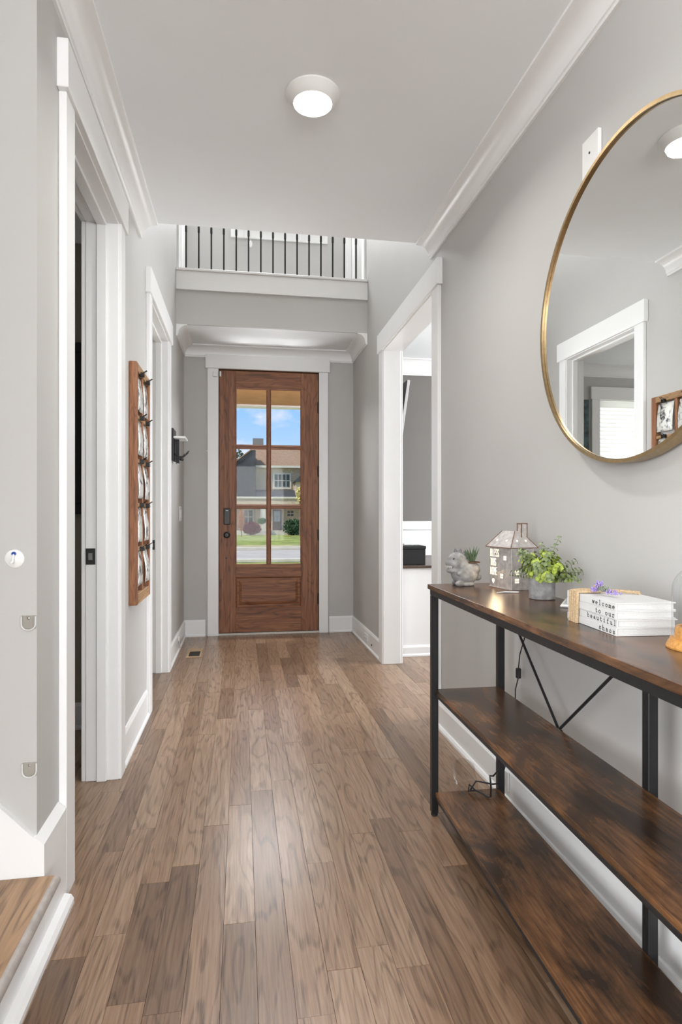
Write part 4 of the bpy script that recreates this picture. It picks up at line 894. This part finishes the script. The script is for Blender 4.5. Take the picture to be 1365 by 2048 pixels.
# floor vent
fv = thing('floor_vent', 'flush pale oak floor vent near the front door', 'vent', (-0.372, 4.95, 0.0006))
for (x0, x1, y0, y1) in ((-0.058, 0.058, -0.165, -0.125), (-0.058, 0.058, 0.05, 0.165), (-0.058, -0.042, -0.125, 0.05), (0.042, 0.058, -0.125, 0.05)): MB().box(x0, x1, y0, y1, 0, 0.004, 0.001).build('vent_frame', M['vent_wood'], fv)
MB().box(-0.042, 0.042, -0.125, 0.05, 0, 0.0012).build('duct', M['dark'], fv)
# outlets
def outlet(x, d, y, z, label):
    o = thing('wall_outlet', label, 'outlet', (x, y, z))
    MB().box(min(0.0005 * d, 0.007 * d), max(0.0005 * d, 0.007 * d), -0.06, 0.06, -0.036, 0.036, 0.002).build('plate', M['white_plastic'], o)
    for yy in (-0.024, 0.024):
        s_ = MB().box(min(0.007 * d, 0.010 * d), max(0.007 * d, 0.010 * d), yy - 0.014, yy + 0.014, -0.017, 0.017, 0.002).build('socket', M['white_plastic'], o)
        MB().box(min(0.010 * d, 0.0106 * d), max(0.010 * d, 0.0106 * d), yy - 0.004, yy + 0.004, -0.008, 0.002).build('slot', M['blackmatte'], s_)
outlet(XR - 0.036, -1, 2.225, 0.085, 'white power outlet on the baseboard behind the console table leg')
outlet(XR - 0.013, -1, 4.95, 0.075, 'white power outlet on the baseboard near the front door')
tag(MB().lathe([(0.0, -0.006), (0.008, -0.005), (0.008, 0)], 10, (XR - 0.0135, 4.74, 0.06), axis='x').build('cable_plug', M['blackmatte']), 'black round cable socket on the baseboard near the wide opening', 'socket')

# ------------------------------------------------------------------ stair wall hooks
rk = thing('round_hook', 'round white hook with a blue dot on the stair wall', 'hook', (-0.575, YS, 0.998))
MB().lathe([(0.0, -0.006), (0.020, -0.005), (0.0235, -0.002), (0.0235, -0.0005)], 32, axis='y').build('disc', M['white_plastic'], rk, 40)
MB().tube([(0, -0.006, 0.012), (0, -0.012, 0.004), (0, -0.016, -0.010), (0, -0.020, -0.008)], 0.0032, 8).build('peg', M['white_plastic'], rk, 50)
MB().lathe([(0.0, -0.0095), (0.0052, -0.009), (0.0055, -0.0055)], 16, (0, 0, 0.013), axis='y').build('dot', M['blue_plastic'], rk, 40)
for z, x, lab in ((0.833, -0.541, 'clear plastic U hook on the stair wall under the round white hook'), (0.455, -0.539, 'clear plastic U hook low on the stair wall near the skirt board')):
    uh = thing('clear_hook', lab, 'hook', (x, YS, z), group='clear U hooks')
    MB().box(-0.018, 0.018, -0.0022, -0.0005, -0.016, 0.019, 0.001).build('plate', M['clear_plastic'], uh)
    MB().tube([(-0.017, -0.005, 0.017), (-0.017, -0.005, -0.004)] + [(-0.017 * math.cos(t), -0.005, -0.004 - 0.015 * math.sin(t)) for t in [PI * i / 8 for i in range(1, 8)]] + [(0.017, -0.005, -0.004), (0.017, -0.005, 0.017)], 0.0024, 8).build('loop', plain('frosted_plastic', (0.62, 0.62, 0.60), 0.2), uh, 50)
    MB().lathe([(0.0, -0.005), (0.003, -0.0045), (0.0036, -0.002)], 12, (0, 0, 0.012), axis='y').build('screw', M['steel'], uh, 50)

# ------------------------------------------------------------------ outside
GZ = -0.55
grass = plain('lawn_grass', (0.27, 0.31, 0.06), 0.9, var=0.45, scale=1.2)
S('ground', MB().box(-60, 60, 5.85, 130, GZ - 0.2, GZ), grass, 'green and straw coloured lawn on both sides of the street', 'lawn')
S('street', MB().box(-60, 60, 21.4, 28.4, GZ, GZ + 0.012), plain('pale_asphalt', (0.48, 0.43, 0.36), 0.9, var=0.12, scale=0.8), 'pale grey street beyond the front lawn', 'street')
conc = plain('pale_concrete', (0.60, 0.55, 0.45), 0.85, var=0.1, scale=2)
S('kerb_far', MB().box(-60, 60, 28.4, 28.75, GZ, GZ + 0.15, 0.02), conc, 'pale concrete kerb on the far side of the street', 'kerb')
S('kerb_near', MB().box(-60, 60, 21.05, 21.4, GZ, GZ + 0.13, 0.02), conc, 'pale concrete kerb on the near side of the street', 'kerb')
S('verge', MB().box(-60, 60, 28.75, 33.0, GZ, GZ + 0.02), plain('dry_grass', (0.45, 0.39, 0.19), 0.9, var=0.3, scale=1.5), 'straw coloured dry grass verge beyond the far kerb', 'grass')
porch = plain('porch_ceiling_stain', (0.46, 0.215, 0.095), 0.6, var=0.12, scale=6)
S('porch_ceiling', MB().box(-3, 4, 5.81, 9.0, 2.75, 2.85), porch, 'brown stained porch ceiling outside the front door', 'porch ceiling')
S('porch_beam', MB().box(-3, 4, 9.0, 9.2, 2.725, 3.0), M['trim'], 'white beam along the front edge of the porch ceiling', 'beam')
S('porch_floor', MB().box(-3, 4, 5.81, 9.2, GZ, -0.03), conc, 'concrete porch slab outside the front door', 'porch')

brick = None
def brickmat():
    m, t, b = newmat('tan_brick'); c = N(t, 'ShaderNodeTexCoord'); mp = N(t, 'ShaderNodeMapping'); mp.inputs['Rotation'].default_value = (PI / 2, 0, 0); t.links.new(c.outputs['Object'], mp.inputs[0])
    bk = N(t, 'ShaderNodeTexBrick', {'Scale': 4.0, 'Mortar Size': 0.02}); bk.inputs['Color1'].default_value = (0.44, 0.29, 0.165, 1); bk.inputs['Color2'].default_value = (0.62, 0.50, 0.34, 1); bk.inputs['Mortar'].default_value = (0.66, 0.6, 0.5, 1)
    t.links.new(mp.outputs[0], bk.inputs['Vector']); t.links.new(bk.outputs[0], b.inputs['Base Color']); b.inputs['Roughness'].default_value = 0.9; return m
BK = brickmat()
SHB = plain('brown_shingle', (0.31, 0.195, 0.115), 0.9, var=0.25, scale=9); SHD = plain('charcoal_shingle', (0.055, 0.058, 0.064), 0.9, var=0.3, scale=10)
CRM = plain('cream_trim', (0.66, 0.61, 0.50), 0.6); WPN = plain('dark_window_glass', (0.03, 0.04, 0.035), 0.08); DBR = plain('dark_brown_door', (0.07, 0.04, 0.03), 0.5)
hs = thing('brick_house', 'tan brick two storey house with brown shingle roof across the street', 'house', (0, 52, GZ))
g = -GZ
MB().box(1.15, 12, 0, 10, 0, 5.30 + g).build('upper_wall', BK, hs)
MB().box(-8, 1.15, 0.5, 10, 0, 2.6 + g).build('side_wall', BK, hs)
MB().prism([(-0.55, 5.25 + g), (4.3, 7.60 + g), (9.5, 5.25 + g)], 'x', 0.90, 12.4).build('roof', SHB, hs)
MB().box(0.95, 12.3, -0.62, -0.5, 5.15 + g, 5.33 + g).build('gutter', CRM, hs)
MB().prism([(-7.0, 1.6 + g), (1.15, 2.60 + g), (1.15, 6.58 + g), (0.85, 6.58 + g), (-0.45, 5.62 + g), (-7.0, 1.9 + g)], 'y', -0.9, 0.5).build('grey_gable', SHD, hs)
MB().prism([(-7.2, 2.2 + g), (-0.45, 5.72 + g), (0.80, 6.68 + g), (0.80, 6.58 + g), (-0.45, 5.60 + g), (-7.2, 1.9 + g)], 'y', -1.05, 4.0).build('gable_roof', SHB, hs)
MB().prism([(-1.8, 2.62 + g), (0.0, 3.27 + g), (0.0, 2.6 + g)], 'x', 1.15, 12.2).build('pent_roof', SHD, hs)
MB().box(-8, 12.2, -1.85, -1.6, 2.48 + g, 2.63 + g).build('cornice', CRM, hs)
MB().box(-8, 12.2, -1.75, -1.55, 2.0 + g, 2.48 + g).build('porch_beam', BK, hs)
for x in (1.75, 5.6): MB().box(x - 0.2, x + 0.2, -1.75, -1.45, 0, 2.0 + g).build('porch_post', CRM, hs)
MB().box(-0.9, 6.0, -1.9, 0, 0, 0.35).build('porch_floor', conc, hs)
MB().box(1.0, 1.95, 3.2, 4.6, 6.6 + g, 8.1 + g).build('chimney', plain('grey_chimney', (0.22, 0.21, 0.19), 0.9), hs)
def hwin(x0, x1, z0, z1, y, nx, nz, mat=CRM):
    w_ = MB().box(x0 - 0.12, x1 + 0.12, y - 0.10, y, z0 - 0.15, z1 + 0.12).build('window', mat, hs)
    for i in range(nx):
        for j in range(nz):
            a_, b2 = x0 + (x1 - x0) * i / nx, x0 + (x1 - x0) * (i + 1) / nx; c_, d_ = z0 + (z1 - z0) * j / nz, z0 + (z1 - z0) * (j + 1) / nz
            MB().box(a_ + 0.04, b2 - 0.04, y - 0.13, y - 0.10, c_ + 0.04, d_ - 0.04).build('pane', WPN, w_)
hwin(2.75, 4.10, 3.50 + g, 4.65 + g, 0, 4, 2); hwin(3.85, 4.45, 0.98 + g, 1.5 + g, 0, 2, 2, BK); hwin(0.15, 0.95, 0.35 + g, 1.55 + g, 0.5, 2, 2)
MB().box(1.2, 4.3, -0.04, 0, 4.82 + g, 5.12 + g).build('soldier_course', plain('pale_brick_course', (0.62, 0.5, 0.33), 0.9, var=0.3, scale=4), hs)
dr = MB().box(2.62, 3.40, -0.10, 0, 0.35, 1.60 + g).build('door', DBR, hs)
for i in range(2):
    for j in range(2): MB().box(2.74 + i * 0.28, 2.98 + i * 0.28, -0.13, -0.10, 0.55 + g + j * 0.46, 0.97 + g + j * 0.46).build('pane', plain('pale_pane', (0.30, 0.34, 0.36), 0.1), dr)
MB().prism([(4.3, 3.9 + g), (5.6, 5.1 + g), (8.0, 3.9 + g)], 'y', -1.8, 0).build('dormer_roof', SHD, hs)
MB().box(4.5, 7.8, -1.6, 0, 2.6 + g, 3.9 + g).build('dormer_wall', BK, hs)

def bush(name, label, c, r, n, mat, size, trunk=None, group=None, seed=1, cat='shrub'):
    o = thing(name, label, cat, (c[0], c[1], GZ + 0.02), group=group); rr = random.Random(seed); mb = MB()
    for i in range(n):
        while True:
            d = Vector((rr.gauss(0, 1), rr.gauss(0, 1), rr.gauss(0, 1)))
            if d.length > 1e-3: break
        d.normalize(); q = rr.uniform(0.55, 1.05); p = Vector((d.x * r[0] * q, d.y * r[1] * q, c[2] + d.z * r[2] * q))
        if p.z < 0.02: p.z = rr.uniform(0.02, 0.3)
        u = Vector((rr.gauss(0, 1), rr.gauss(0, 1), rr.gauss(0, 1))).normalized() * size; v = u.orthogonal().normalized() * size * 0.7
        mb.add([p - u, p + v, p + u, p - v], [[0, 1, 2, 3]])
    mb.build('foliage', mat, o)
    if trunk: MB().tube([(0, 0, 0), (0.02, 0.02, c[2] * 0.6), (0, 0, c[2] + r[2] * 0.3)], [trunk, trunk * 0.8, trunk * 0.4], 8).build('trunk', plain('bark', (0.20, 0.15, 0.10), 0.9), o)
    return o
bush('green_shrub', 'round dark green shrub beside the front door across the street', (4.15, 49.3, 0.65), (0.80, 0.7, 0.70), 900, plain('box_leaf', (0.035, 0.09, 0.03), 0.95, var=0.5, scale=6), 0.09, seed=2)
bush('red_shrub', 'dark red leaved shrub in front of the brick house', (0.80, 49.2, 0.55), (0.75, 0.6, 0.55), 700, plain('red_leaf', (0.13, 0.018, 0.03), 0.95, var=0.6, scale=6, **{'Specular IOR Level': 0.05}), 0.08, seed=3)
bush('orange_sapling', 'slim sapling with orange leaves on the far lawn', (-0.05, 46.0, 1.25), (0.26, 0.26, 0.85), 420, plain('orange_leaf', (0.55, 0.25, 0.11), 0.95, var=0.4, scale=6), 0.07, 0.04, seed=4, cat='tree')
fern = bush('hanging_fern', 'green fern basket hanging under the far porch beam', (1.62, 49.6, 1.15), (0.34, 0.34, 0.25), 260, plain('fern_leaf', (0.05, 0.13, 0.03), 0.6, var=0.5, scale=6), 0.09, None, seed=5, cat='plant')
MB().tube([(0, 0, 1.1), (0, 0.45, 2.6)], 0.012, 6).build('chain', M['black'], fern)
bush('yellow_sapling', 'slim yellow leaved sapling near the porch post across the street', (4.55, 47.5, 3.15), (0.30, 0.3, 0.75), 260, plain('yellow_leaf', (0.60, 0.52, 0.14), 0.6, var=0.3, scale=6), 0.08, 0.07, seed=6, cat='tree')
bush('distant_tree', 'leafy tree rising behind the brick house roof', (-1.2, 72, 6.0), (2.2, 2.2, 3.6), 2200, plain('tree_leaf', (0.06, 0.10, 0.03), 0.6, var=0.5, scale=2), 0.22, 0.3, seed=7, cat='tree')
